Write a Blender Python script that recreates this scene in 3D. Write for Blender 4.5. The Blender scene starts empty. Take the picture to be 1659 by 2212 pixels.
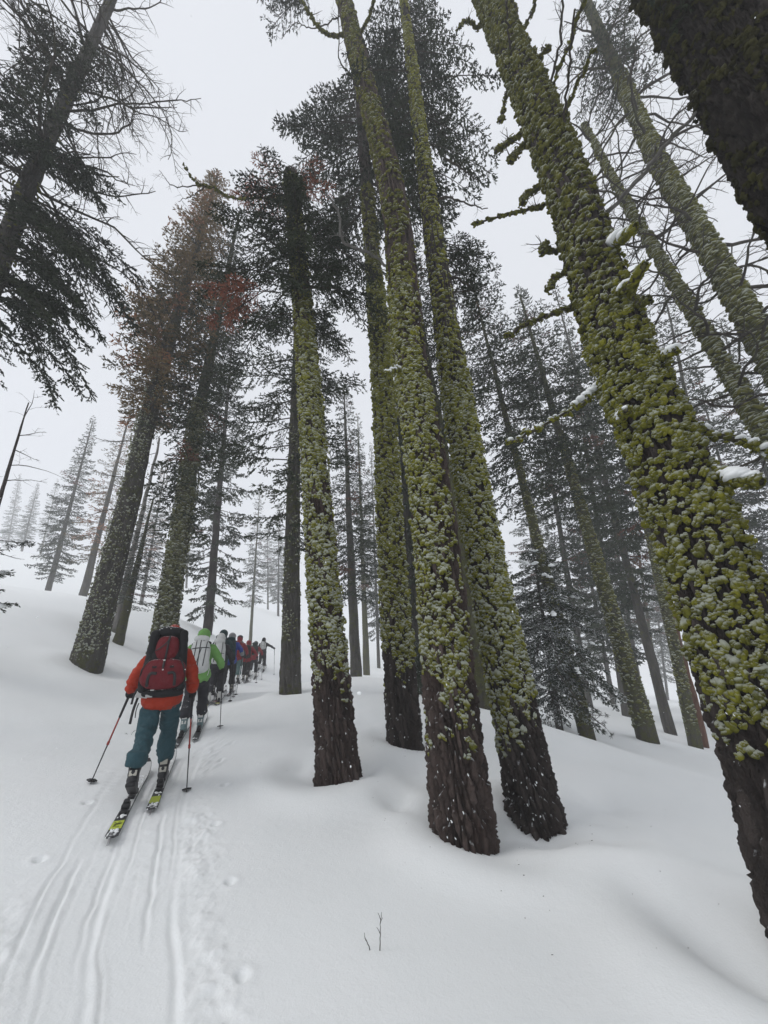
import bpy, bmesh, math, random
import numpy as np
from mathutils import Vector, Matrix, noise as mnoise

# ------------------------------------------------------------------ scene, camera, light
S = bpy.context.scene
COL = S.collection
rad = math.radians

cam_data = bpy.data.cameras.new('camera')
cam = bpy.data.objects.new('camera', cam_data)
COL.objects.link(cam)
cam_data.sensor_fit = 'HORIZONTAL'
cam_data.sensor_width = 36.0
cam_data.lens = 860.0 / 1659.0 * 36.0
cam_data.clip_start = 0.05
cam_data.clip_end = 2000.0
_p, _r = rad(24.2), rad(-3.55)
_F = Vector((0, math.cos(_p), math.sin(_p)))
_R0 = Vector((1, 0, 0)); _U0 = Vector((0, -math.sin(_p), math.cos(_p)))
_R = _R0 * math.cos(_r) + _U0 * math.sin(_r)
_U = -_R0 * math.sin(_r) + _U0 * math.cos(_r)
cam.matrix_world = Matrix(((_R.x, _U.x, -_F.x, 0), (_R.y, _U.y, -_F.y, 0), (_R.z, _U.z, -_F.z, 1.6), (0, 0, 0, 1)))
S.camera = cam

SUN_EL, SUN_AZ = rad(52), rad(-115)          # soft light from the left, a little behind the camera
world = bpy.data.worlds.new('World'); S.world = world
world.use_nodes = True
wn = world.node_tree; wn.nodes.clear()
sky = wn.nodes.new('ShaderNodeTexSky'); sky.sky_type = 'NISHITA'; sky.sun_disc = False
sky.sun_elevation = SUN_EL; sky.sun_rotation = SUN_AZ
sky.altitude = 2000; sky.air_density = 1.0; sky.dust_density = 5.0; sky.ozone_density = 1.0
mixw = wn.nodes.new('ShaderNodeMix'); mixw.data_type = 'RGBA'
mixw.inputs[0].default_value = 0.9           # overcast: the cloud layer hides most of the blue
mixw.inputs[7].default_value = (7.3, 7.5, 7.9, 1)
bgn = wn.nodes.new('ShaderNodeBackground'); bgn.inputs[1].default_value = 0.12
wo = wn.nodes.new('ShaderNodeOutputWorld')
wn.links.new(sky.outputs[0], mixw.inputs[6]); wn.links.new(mixw.outputs[2], bgn.inputs[0]); wn.links.new(bgn.outputs[0], wo.inputs[0])

sun_d = bpy.data.lights.new('sun', 'SUN'); sun_d.energy = 0.9; sun_d.angle = rad(25); sun_d.color = (1.0, 0.97, 0.93)
sun = bpy.data.objects.new('sun', sun_d); COL.objects.link(sun)
_sd = Vector((math.sin(SUN_AZ) * math.cos(SUN_EL), math.cos(SUN_AZ) * math.cos(SUN_EL), math.sin(SUN_EL)))
sun.rotation_euler = _sd.to_track_quat('Z', 'Y').to_euler()
sun.location = (-20, -10, 30)

vs = S.view_settings
vs.view_transform = 'Standard'; vs.look = 'None'; vs.exposure = 0.02; vs.gamma = 1.0; vs.use_curve_mapping = False
S.render.engine = 'CYCLES'
S.cycles.use_denoising = True
S.cycles.max_bounces = 6; S.cycles.diffuse_bounces = 3; S.cycles.volume_bounces = 2
S.cycles.transparent_max_bounces = 4
S.cycles.volume_step_rate = 4.0

HAZE = 0.0038
rng = np.random.default_rng(11)
random.seed(5)

# ------------------------------------------------------------------ measured tables (metres; camera foot at the origin, y ahead, x right)
CTRL = [[-7.847, 10.702, 2.67], [-2.579, 10.703, 1.691], [-0.776, 5.935, 0.591], [0.1, 7.165, 0.782], [0.577, 4.886, 0.168], [1.463, 5.44, 0.23], [-77.712, 79.004, 33.163], [-32.84, 37.382, 11.121], [-24.169, 30.829, 8.626], [-9.599, 14.391, 3.731], [-10.149, 22.519, 5.161], [-14.988, 43.745, 6.722], [-1.728, 19.452, 2.229], [-2.057, 32.297, 2.92], [2.032, 10.062, 1.167], [5.252, 12.799, -0.044], [7.509, 13.939, -0.141], [10.419, 16.404, -0.749], [17.418, 35.912, -0.244], [11.598, 27.011, 0.045], [-0.203, 3.282, 0.202], [-2.664, 5.204, 0.754], [-3.585, 7.804, 1.068], [-4.686, 11.027, 1.459], [-4.916, 11.989, 1.758], [-5.133, 12.94, 1.837], [-6.1, 16.511, 2.185], [-6.432, 18.531, 2.325], [-6.955, 21.061, 2.551], [-7.434, 23.944, 2.967], [-1.5, 0.0, 0.1], [1.5, 0.0, -0.05], [0.0, -8.0, -0.4], [-8.0, -6.0, 1.0], [8.0, -6.0, -1.3], [4.0, 4.7, -0.35], [8.0, 8.0, -0.9], [-1.5, 2.7, 0.2], [1.6, 2.8, -0.02], [40.0, 60.0, -2.5], [70.0, 30.0, -9.0], [0.0, 70.0, 7.5], [-25.0, 60.0, 15.0], [-90.0, 50.0, 31.0], [-70.0, 0.0, 20.0], [-30.0, 0.0, 7.0], [30.0, 0.0, -5.5], [70.0, -60.0, -12.0], [0.0, -60.0, -3.0], [-70.0, -60.0, 14.0], [0.0, 130.0, 12.0], [-130.0, 130.0, 48.0], [130.0, 130.0, -6.0], [-130.0, 0.0, 36.0], [130.0, 0.0, -14.0], [-200.0, 200.0, 52.0], [200.0, 200.0, -8.0], [-200.0, 0.0, 40.0], [-200.0, -200.0, 25.0], [200.0, -200.0, -16.0], [200.0, 0.0, -14.0], [0.0, 200.0, 14.0], [0.0, -200.0, -6.0]]
TPS = [1.686735, 3.511478, -0.05415212, 0.2054965, -2.390764, 0.7681772, 0.06857747, -0.3255401, -0.05218174, 0.8917384, 5.435678, -0.4994554, 2.756375, 0.3448918, 2.856705, -3.556166, 2.252231, -0.6514452, 0.07472681, 0.03593243, 1.232582, 1.233477, -1.80518, -4.796489, 1.486718, -1.04685, -1.24101, -0.9622714, -2.779637, -3.486137, -0.5061911, 1.095692, -0.1415535, 0.04029977, 0.2511693, -0.9038197, -0.1986615, -1.566126, 0.5497018, -0.006907394, -0.00616172, -0.07650878, 0.4789924, -0.08590929, 0.06057872, -0.1498375, -0.05423401, 0.001218774, -0.01675054, 0.006258026, -0.0368439, 0.05531088, 0.01656554, 0.08735087, -0.01369153, -0.01574994, -0.0001787591, -0.05668778, 0.005128218, 0.00994052, 0.01720243, -0.02277719, -0.01106111, -16.2603, -0.08838204, 0.02378216]
AXIS = {'A': [[-7.847, 10.701, 2.636], [-7.758, 10.766, 7.214], [-7.722, 10.791, 11.771], [-7.278, 11.076, 25.623]],
 'B': [[-6.409, 11.505, 2.103], [-6.41, 11.504, 3.08], [-6.414, 11.502, 7.469], [-6.446, 11.484, 11.13], [-6.182, 11.625, 22.977]],
 'K': [[-2.578, 10.704, 1.621], [-2.718, 10.668, 8.267], [-2.851, 10.63, 19.241]],
 'C': [[-0.776, 5.935, 0.592], [-1.055, 5.885, 4.153], [-1.36, 5.798, 8.122], [-1.81, 5.601, 13.4]],
 'D2': [[0.1, 7.165, 0.778], [0.098, 7.165, 4.268], [0.145, 7.164, 9.504], [0.02, 7.165, 24.844]],
 'D': [[0.578, 4.886, 0.216], [0.65, 4.877, 3.613], [0.57, 4.887, 6.952], [0.606, 4.883, 10.852], [0.181, 4.901, 16.115], [-0.262, 4.841, 21.63], [-0.452, 4.815, 24.0]],
 'E': [[1.463, 5.439, 0.215], [1.382, 5.46, 3.81], [1.39, 5.458, 7.513], [1.469, 5.438, 11.821], [1.577, 5.406, 15.828], [1.777, 5.335, 23.341], [1.821, 5.319, 25.0]],
 'F': [[2.811, 3.624, -0.19], [2.844, 3.597, 0.963], [2.904, 3.548, 3.075], [2.892, 3.558, 5.287], [2.995, 3.466, 7.899], [3.025, 3.438, 10.783], [3.016, 3.446, 15.342], [3.004, 3.458, 22.0]],
 'G': [[8.569, 7.298, -1.013], [8.373, 7.514, 8.788], [8.323, 7.569, 11.301], [8.237, 7.66, 15.349], [8.212, 7.686, 20.129]],
 'H': [[8.883, 7.138, -1.182], [9.013, 6.968, 11.709], [9.061, 6.906, 16.465], [9.361, 6.464, 25.4], [9.482, 6.286, 29.0]],
 'I': [[3.669, 2.231, -0.387], [3.817, 1.909, 6.134], [3.874, 1.786, 8.623], [4.178, 1.127, 22.0]],
 'J': [[-7.312, 5.551, 1.764], [-7.597, 5.116, 10.952], [-7.66, 5.021, 12.969], [-7.797, 4.791, 21.536], [-7.885, 4.644, 27.0]],
 'LE': [[-8.526, 7.989, 2.495], [-8.644, 7.856, 6.075], [-8.727, 7.763, 8.578]]}
BG = {'L1': ([-77.712, 79.004, 33.162], [-0.723, -0.725, 16.277]),
 'L1b': ([-85.037, 91.533, 36.469], [-0.889, -0.842, 21.323]),
 'L1c': ([-111.724, 109.135, 43.782], [-2.471, -2.65, 30.632]),
 'L2': ([-32.84, 37.382, 11.127], [-0.35, -0.313, 21.449]),
 'L3': ([-24.169, 30.829, 8.627], [0.017, 0.014, 20.11]),
 'L4': ([-9.599, 14.391, 3.714], [0.156, 0.102, 6.014]),
 'SN': ([-10.654, 15.629, 4.303], [0.12, 0.08, 9.007]),
 'L5': ([-30.271, 48.147, 12.879], [-0.214, -0.136, 21.196]),
 'L6': ([-37.987, 73.174, 21.261], [-1.398, -0.76, 18.272]),
 'M': ([-10.149, 22.519, 5.052], [-0.708, -0.347, 23.459]),
 'N': ([-14.988, 43.745, 6.732], [-0.267, -0.093, 19.278]),
 'N2': ([-19.058, 68.509, 14.363], [-0.864, -0.252, 21.313]),
 'N3': ([-25.837, 84.867, 18.58], [-1.302, -0.419, 21.161]),
 'P1': ([-1.728, 19.452, 2.174], [-0.31, -0.033, 17.089]),
 'P2': ([-2.057, 32.297, 2.913], [0.011, 0.001, 24.374]),
 'P3': ([-1.498, 43.152, 3.812], [0.374, 0.01, 28.987]),
 'P4': ([-8.554, 49.077, 6.198], [-0.346, -0.063, 33.957]),
 'Q': ([2.032, 10.062, 1.11], [-0.423, 0.067, 16.875]),
 'Q2': ([0.735, 12.164, 1.444], [0.111, -0.008, 16.036]),
 'R1': ([5.252, 12.799, 0.027], [-0.378, 0.142, 19.083]),
 'R2': ([7.509, 13.939, -0.186], [-0.015, 0.008, 19.929]),
 'R3': ([11.56, 19.543, -0.701], [1.052, -0.705, 27.283]),
 'R4': ([10.419, 16.404, -0.736], [1.706, -1.376, 20.97]),
 'R5': ([11.288, 17.329, -0.862], [0.985, -0.728, 14.354]),
 'R6': ([11.598, 27.011, 0.044], [2.263, -1.216, 32.937]),
 'R7': ([17.418, 35.912, -0.245], [2.797, -1.65, 40.235]),
 'R8': ([12.549, 24.788, -0.369], [3.227, -2.26, 32.351]),
 'R9': ([21.079, 38.433, -0.749], [3.923, -2.749, 38.907]),
 'R10': ([25.295, 43.18, -1.185], [5.65, -4.522, 45.397]),
 'R11': ([15.46, 22.024, -1.264], [3.389, -3.436, 30.333]),
 'R12': ([16.291, 21.079, -1.532], [3.307, -3.737, 32.082]),
 'R13': ([21.938, 25.92, -2.123], [2.947, -3.233, 33.485]),
 'R14': ([22.511, 23.533, -2.478], [2.393, -2.887, 28.937]),
 'R15': ([13.618, 38.0, 0.635], [2.39, -1.035, 39.667]),
 'R16': ([11.994, 46.517, 1.641], [2.413, -0.76, 42.704]),
 'R17': ([6.345, 43.982, 2.461], [1.896, -0.358, 37.797]),
 'R18': ([30.571, 41.591, -2.323], [5.743, -5.833, 47.591]),
 'Y': ([4.636, 13.101, 0.243], [0.35, -0.135, 5.648]),
 'U1': ([10.365, 53.077, 2.607], [3.478, -0.923, 52.142]),
 'U2': ([30.822, 48.199, -1.83], [4.953, -4.01, 46.465]),
 'W1': ([23.521, 60.323, 0.611], [5.0, -2.465, 54.204]),
 'W2': ([29.289, 64.977, -0.105], [5.638, -3.187, 55.785]),
 'W3': ([32.871, 60.896, -1.149], [5.962, -4.074, 50.869]),
 'W4': ([41.354, 68.072, -2.033], [7.92, -6.32, 55.365])}
BRANCH = [('D', [[-0.529, 4.944, 19.344], [-0.913, 4.785, 19.122], [-1.16, 4.529, 19.116], [-1.425, 4.216, 19.238]], 0.05, 0.03, 'moss'),
 ('D', [[-0.545, 4.923, 20.528], [-0.877, 4.796, 19.616], [-1.225, 4.624, 18.803], [-1.564, 4.356, 18.203], [-1.901, 4.32, 17.089]], 0.022, 0.006, 'bare'),
 ('D', [[0.182, 4.801, 18.889], [0.437, 4.472, 18.781], [0.589, 4.153, 18.653]], 0.045, 0.03, 'moss'),
 ('D', [[0.114, 4.926, 15.64], [-0.218, 4.406, 15.297], [-0.374, 3.996, 14.71], [-0.291, 3.219, 14.938]], 0.022, 0.008, 'bare'),
 ('D', [[0.436, 4.897, 8.698], [0.018, 4.521, 8.634], [-0.387, 4.194, 8.463], [-0.412, 3.786, 8.471], [-0.567, 3.429, 8.365]], 0.03, 0.012, 'grey'),
 ('D', [[0.558, 4.889, 6.16], [0.328, 4.565, 5.954], [0.136, 4.285, 5.651]], 0.03, 0.016, 'snow'),
 ('C', [[-2.099, 5.562, 12.508], [-3.093, 5.453, 12.403], [-3.494, 5.265, 12.47], [-3.813, 5.127, 12.43], [-4.03, 4.868, 12.657]], 0.035, 0.006, 'moss'),
 ('C', [[-3.5, 4.706, 11.541], [-4.133, 4.698, 11.559], [-4.42, 4.539, 11.913]], 0.014, 0.004, 'bare'),
 ('C', [[-3.377, 4.837, 11.656], [-3.738, 4.926, 11.459], [-4.063, 4.967, 11.369]], 0.012, 0.004, 'bare'),
 ('C', [[-1.999, 5.575, 13.144], [-2.162, 5.415, 12.78], [-2.293, 5.207, 12.523]], 0.02, 0.008, 'bare'),
 ('C', [[-1.858, 5.637, 11.446], [-2.441, 5.672, 10.92], [-2.732, 5.573, 10.693]], 0.016, 0.006, 'bare'),
 ('E', [[1.974, 5.282, 13.169], [2.402, 5.398, 12.911], [2.772, 5.531, 12.616]], 0.03, 0.008, 'bare'),
 ('E', [[1.835, 5.326, 11.692], [2.316, 5.402, 11.522], [2.755, 5.474, 11.363]], 0.03, 0.008, 'bare'),
 ('E', [[1.679, 5.376, 9.043], [1.948, 5.44, 8.901], [2.166, 5.529, 8.703]], 0.03, 0.008, 'bare'),
 ('F', [[2.655, 3.699, 8.198], [2.181, 3.657, 7.995], [1.566, 3.623, 7.773]], 0.028, 0.016, 'moss'),
 ('F', [[2.644, 3.709, 6.037], [2.161, 3.562, 5.73], [1.544, 3.458, 5.327]], 0.026, 0.02, 'moss'),
 ('F', [[2.608, 3.757, 4.687], [2.071, 3.583, 4.273], [1.333, 3.43, 3.813]], 0.026, 0.018, 'snow'),
 ('F', [[2.97, 3.489, 7.128], [3.362, 2.936, 7.162], [3.422, 2.464, 7.017], [3.536, 2.022, 6.805]], 0.034, 0.014, 'grey'),
 ('F', [[3.671, 2.643, 7.412], [3.691, 2.514, 7.465], [3.685, 2.395, 7.498]], 0.014, 0.006, 'grey'),
 ('F', [[3.079, 3.402, 6.807], [3.03, 3.124, 6.405], [2.933, 2.802, 6.099]], 0.055, 0.045, 'snow'),
 ('F', [[2.953, 3.509, 5.774], [2.884, 3.167, 5.574], [2.831, 2.795, 5.446]], 0.05, 0.045, 'snow'),
 ('F', [[3.005, 3.467, 5.636], [2.986, 3.242, 5.433], [2.947, 3.008, 5.248]], 0.04, 0.03, 'moss'),
 ('F', [[2.94, 3.518, 4.806], [2.984, 3.237, 4.657], [2.953, 2.976, 4.466]], 0.045, 0.03, 'snow'),
 ('F', [[3.015, 3.45, 3.948], [3.356, 3.336, 3.699], [3.641, 3.243, 3.405]], 0.04, 0.03, 'snow'),
 ('F', [[3.038, 3.429, 3.409], [3.07, 3.23, 3.192], [3.146, 3.01, 3.019]], 0.06, 0.05, 'snow'),
 ('F', [[2.671, 3.717, 4.269], [2.528, 3.432, 4.029], [2.344, 3.098, 3.896]], 0.035, 0.03, 'snow'),
 ('F', [[2.642, 3.698, 10.173], [2.36, 3.64, 9.799], [2.186, 3.546, 9.503]], 0.035, 0.03, 'moss'),
 ('F', [[2.685, 3.676, 9.817], [2.482, 3.625, 9.438], [2.351, 3.532, 9.152]], 0.035, 0.03, 'moss'),
 ('F', [[2.823, 3.599, 11.719], [2.581, 3.693, 10.965], [2.439, 3.618, 10.589]], 0.03, 0.025, 'moss'),
 ('F', [[2.576, 3.74, 8.613], [2.437, 3.655, 8.341], [2.337, 3.57, 8.072]], 0.035, 0.03, 'moss'),
 ('F', [[2.599, 3.716, 7.152], [2.431, 3.562, 7.079], [2.332, 3.49, 6.826]], 0.035, 0.03, 'moss'),
 ('F', [[2.667, 3.688, 6.66], [2.428, 3.611, 6.434], [2.304, 3.547, 6.178]], 0.03, 0.03, 'moss'),
 ('F', [[3.141, 3.327, 11.584], [3.224, 3.126, 11.509], [3.273, 2.975, 11.323]], 0.035, 0.03, 'moss'),
 ('F', [[3.105, 3.368, 10.596], [3.255, 2.916, 10.777], [3.206, 2.417, 11.063]], 0.025, 0.015, 'bare'),
 ('F', [[3.11, 3.364, 9.454], [3.167, 2.884, 9.448], [3.234, 2.443, 9.357]], 0.03, 0.012, 'moss'),
 ('F', [[3.192, 3.284, 10.59], [3.333, 2.826, 10.633], [3.419, 2.344, 10.726]], 0.026, 0.016, 'moss'),
 ('F', [[3.113, 3.361, 9.17], [2.951, 2.713, 9.258], [2.805, 2.062, 9.352]], 0.02, 0.012, 'bare'),
 ('F', [[2.939, 3.511, 11.998], [2.715, 2.964, 12.123], [2.557, 2.524, 12.009]], 0.02, 0.012, 'bare'),
 ('F', [[3.249, 3.206, 14.314], [3.278, 3.272, 13.174], [3.445, 2.829, 13.169]], 0.03, 0.02, 'moss'),
 ('F', [[2.698, 3.683, 14.774], [2.429, 3.506, 14.525], [2.154, 3.452, 14.006]], 0.03, 0.02, 'moss')]
SK = [[-2.664, 5.204, 0.729], [-3.585, 7.804, 1.104], [-4.686, 11.027, 1.555], [-4.916, 11.989, 1.729], [-5.133, 12.94, 1.858], [-6.1, 16.511, 2.21], [-6.432, 18.531, 2.344], [-6.955, 21.061, 2.606], [-7.434, 23.944, 3.037]]


# ------------------------------------------------------------------ materials
def new_mat(name):
    m = bpy.data.materials.new(name); m.use_nodes = True
    nt = m.node_tree; b = nt.nodes['Principled BSDF']
    return m, nt, b
def N(nt, t, **kw):
    n = nt.nodes.new(t)
    for k, v in kw.items(): setattr(n, k, v)
    return n
def noise_node(nt, scale, detail=4, rough=0.55, coord='Object', vec=None, stretch=None):
    tc = N(nt, 'ShaderNodeTexCoord'); n = N(nt, 'ShaderNodeTexNoise')
    n.inputs['Scale'].default_value = scale; n.inputs['Detail'].default_value = detail; n.inputs['Roughness'].default_value = rough
    if stretch:
        mp = N(nt, 'ShaderNodeMapping'); mp.inputs['Scale'].default_value = stretch
        nt.links.new(tc.outputs[coord], mp.inputs[0]); nt.links.new(mp.outputs[0], n.inputs['Vector'])
    else: nt.links.new(tc.outputs[coord], n.inputs['Vector'])
    return n.outputs['Fac']
def mathn(nt, op, a, b=None, c=None, clamp=False):
    n = N(nt, 'ShaderNodeMath', operation=op, use_clamp=clamp)
    for i, v in enumerate((a, b, c)):
        if v is None: continue
        if isinstance(v, (int, float)): n.inputs[i].default_value = v
        else: nt.links.new(v, n.inputs[i])
    return n.outputs[0]
def mixc(nt, fac, a, b):
    n = N(nt, 'ShaderNodeMix', data_type='RGBA')
    if isinstance(fac, (int, float)): n.inputs[0].default_value = fac
    else: nt.links.new(fac, n.inputs[0])
    for i, v in ((6, a), (7, b)):
        if isinstance(v, tuple): n.inputs[i].default_value = v if len(v) == 4 else v + (1,)
        else: nt.links.new(v, n.inputs[i])
    return n.outputs[2]
def smooth(nt, v, lo, hi):
    n = N(nt, 'ShaderNodeMapRange', interpolation_type='SMOOTHSTEP')
    nt.links.new(v, n.inputs[0]); n.inputs[1].default_value = lo; n.inputs[2].default_value = hi
    return n.outputs[0]
def bump(nt, b, h, strength, dist=0.02):
    n = N(nt, 'ShaderNodeBump'); n.inputs['Strength'].default_value = strength; n.inputs['Distance'].default_value = dist
    nt.links.new(h, n.inputs['Height']); nt.links.new(n.outputs[0], b.inputs['Normal'])
def attr(nt, name):
    n = N(nt, 'ShaderNodeAttribute'); n.attribute_name = name; return n.outputs['Fac']
def up_z(nt):
    g = N(nt, 'ShaderNodeNewGeometry'); s = N(nt, 'ShaderNodeSeparateXYZ'); nt.links.new(g.outputs['Normal'], s.inputs[0]); return s.outputs[2]

SNOW = (0.80, 0.82, 0.835)
M = {}
def mat_snow(name='snow', fine=1.0):
    m, nt, b = new_mat(name)
    n1 = noise_node(nt, 2.2, 3); n2 = noise_node(nt, 55, 4, .7); n3 = noise_node(nt, 340, 2)
    c = mixc(nt, n1, (0.84, 0.865, 0.865), (0.89, 0.90, 0.90))
    nt.links.new(c, b.inputs['Base Color'])
    b.inputs['Roughness'].default_value = 0.75; b.inputs['Specular IOR Level'].default_value = 0.25
    h = mathn(nt, 'ADD', mathn(nt, 'MULTIPLY', n2, 0.9), mathn(nt, 'MULTIPLY', n3, 0.35))
    h = mathn(nt, 'ADD', h, mathn(nt, 'MULTIPLY', noise_node(nt, 11, 3, .6), 1.1))
    bump(nt, b, h, 0.42 * fine, 0.012)
    M[name] = m; return m
mat_snow()
mat_plain_snow = mat_snow('snow_thin', 1.5); mat_plain_snow.node_tree.nodes['Principled BSDF'].inputs['Roughness'].default_value = .9
def mat_moss(name, c_bright, c_dark, snow_lo, snow_hi, snow_max):
    m, nt, b = new_mat(name)
    t = attr(nt, 'tint'); n = noise_node(nt, 26, 4, .65); n2 = noise_node(nt, 140, 3, .7)
    base = mixc(nt, t, c_dark, c_bright)  # each clump gets its own random tone between the two moss colours
    base = mixc(nt, mathn(nt, 'MULTIPLY', smooth(nt, n, .45, .75), .55), base, tuple(q * .45 for q in c_dark))
    z = up_z(nt)
    f = mathn(nt, 'ADD', z, mathn(nt, 'MULTIPLY', mathn(nt, 'SUBTRACT', n2, .5), 1.1))
    f = mathn(nt, 'ADD', f, mathn(nt, 'MULTIPLY', mathn(nt, 'SUBTRACT', attr(nt, 'frost'), .5), .9))
    f = mathn(nt, 'MULTIPLY', smooth(nt, f, snow_lo, snow_hi), snow_max)
    nt.links.new(mixc(nt, f, base, (0.60, 0.63, 0.55)), b.inputs['Base Color'])
    b.inputs['Roughness'].default_value = 0.95; b.inputs['Specular IOR Level'].default_value = 0.1
    bump(nt, b, mathn(nt, 'ADD', mathn(nt, 'MULTIPLY', noise_node(nt, 70, 4, .75), 1.0), n2), 0.9, 0.02)
    M[name] = m
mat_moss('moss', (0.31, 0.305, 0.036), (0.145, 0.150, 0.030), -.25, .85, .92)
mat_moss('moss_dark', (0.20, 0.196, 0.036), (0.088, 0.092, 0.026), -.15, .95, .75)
mat_moss('moss_black', (0.075, 0.072, 0.024), (0.032, 0.030, 0.014), .6, 1.3, .3)
mat_moss('lichen_pale', (0.20, 0.205, 0.085), (0.10, 0.10, 0.06), .1, .8, .75)
def mat_bark(name, c1, c2, c3, snow_lo=.35, snow_hi=.7, snow_max=.9, moss=0.0, scale=9):
    m, nt, b = new_mat(name)
    n1 = noise_node(nt, scale, 5, .65, stretch=(1, 1, .22)); n2 = noise_node(nt, scale * 5, 4, .7, stretch=(1, 1, .35)); n3 = noise_node(nt, 1.6, 3)
    c = mixc(nt, smooth(nt, n1, .3, .7), c1, c2)
    c = mixc(nt, smooth(nt, n3, .5, .72), c, c3)
    c = mixc(nt, smooth(nt, attr(nt, 'tint'), .5, 1.0), c, tuple(min(1, q * 1.15 + .003) for q in c2))
    if moss:
        nm = noise_node(nt, 7, 5, .75); nm2 = noise_node(nt, .7, 2)
        f = mathn(nt, 'ADD', nm, mathn(nt, 'MULTIPLY', mathn(nt, 'SUBTRACT', nm2, .5), .5))
        c = mixc(nt, mathn(nt, 'MULTIPLY', smooth(nt, f, .56 - .12 * moss, .66 - .1 * moss), .85), c, (0.085, 0.090, 0.028))
        nf = noise_node(nt, 30, 4, .8)
        c = mixc(nt, mathn(nt, 'MULTIPLY', smooth(nt, nf, .60, .70), .45), c, (0.5, 0.52, 0.5))
    f = mathn(nt, 'ADD', up_z(nt), mathn(nt, 'MULTIPLY', mathn(nt, 'SUBTRACT', n2, .5), .7))
    f = mathn(nt, 'MULTIPLY', smooth(nt, f, snow_lo, snow_hi), snow_max)
    nt.links.new(mixc(nt, f, c, SNOW), b.inputs['Base Color'])
    b.inputs['Roughness'].default_value = 0.9; b.inputs['Specular IOR Level'].default_value = 0.2
    bump(nt, b, mathn(nt, 'ADD', n1, mathn(nt, 'MULTIPLY', n2, 1.4)), 1.0, 0.04)
    M[name] = m
mat_bark('bark_red', (0.030, 0.022, 0.020), (0.095, 0.070, 0.062), (0.055, 0.034, 0.028), .55, .9, .9)
mat_bark('bark_dark', (0.022, 0.018, 0.017), (0.070, 0.057, 0.052), (0.04, 0.03, 0.027), .5, .85, .9)
mat_bark('bark_black', (0.010, 0.008, 0.007), (0.034, 0.028, 0.024), (0.020, 0.020, 0.010), snow_max=.3)
mat_bark('bark_grey', (0.050, 0.046, 0.042), (0.105, 0.098, 0.090), (0.075, 0.072, 0.058), moss=.3)
mat_bark('bark_mossy', (0.045, 0.040, 0.034), (0.10, 0.093, 0.075), (0.11, 0.112, 0.05), moss=1.25)
mat_bark('bark_rust', (0.10, 0.045, 0.028), (0.17, 0.085, 0.055), (0.09, 0.05, 0.035))
mat_bark('wood_grey', (0.16, 0.15, 0.14), (0.26, 0.25, 0.235), (0.12, 0.12, 0.09), snow_lo=.55, snow_hi=.9, snow_max=.7)
mat_bark('twig', (0.045, 0.038, 0.032), (0.085, 0.072, 0.06), (0.07, 0.07, 0.035), snow_lo=.75, snow_hi=1.1, snow_max=.45)
mat_bark('branch_snowy', (0.07, 0.06, 0.045), (0.12, 0.11, 0.06), (0.12, 0.12, 0.04), snow_lo=.2, snow_hi=.55, snow_max=.95)
def mat_needles(name, g1, g2, dead, snow_lo, snow_hi, snow_max):
    m, nt, b = new_mat(name)
    t = attr(nt, 'tint')
    c = mixc(nt, smooth(nt, t, 0, .8), g1, g2)
    c = mixc(nt, smooth(nt, t, .9, .93), c, dead)
    n = noise_node(nt, 3.0, 3)
    f = mathn(nt, 'ADD', up_z(nt), mathn(nt, 'MULTIPLY', mathn(nt, 'SUBTRACT', n, .5), 1.2))
    f = mathn(nt, 'MULTIPLY', smooth(nt, f, snow_lo, snow_hi), snow_max)
    nt.links.new(mixc(nt, f, c, SNOW), b.inputs['Base Color'])
    b.inputs['Roughness'].default_value = 0.7; b.inputs['Specular IOR Level'].default_value = 0.25
    M[name] = m
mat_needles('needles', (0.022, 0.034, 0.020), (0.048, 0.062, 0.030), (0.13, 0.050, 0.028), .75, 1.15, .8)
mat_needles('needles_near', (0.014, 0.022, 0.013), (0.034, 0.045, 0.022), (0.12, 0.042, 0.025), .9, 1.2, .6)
mat_needles('needles_olive', (0.070, 0.062, 0.026), (0.20, 0.135, 0.062), (0.30, 0.14, 0.07), .7, 1.1, .7)
mat_needles('needles_snowy', (0.022, 0.034, 0.022), (0.045, 0.060, 0.032), (0.12, 0.05, 0.03), .35, .8, .85)
mat_needles('needles_young', (0.016, 0.026, 0.016), (0.036, 0.050, 0.026), (0.1, 0.045, 0.03), .6, 1.1, .8)
mat_needles('needles_red', (0.17, 0.052, 0.030), (0.26, 0.098, 0.058), (0.26, 0.1, 0.06), .9, 1.2, .4)

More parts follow.
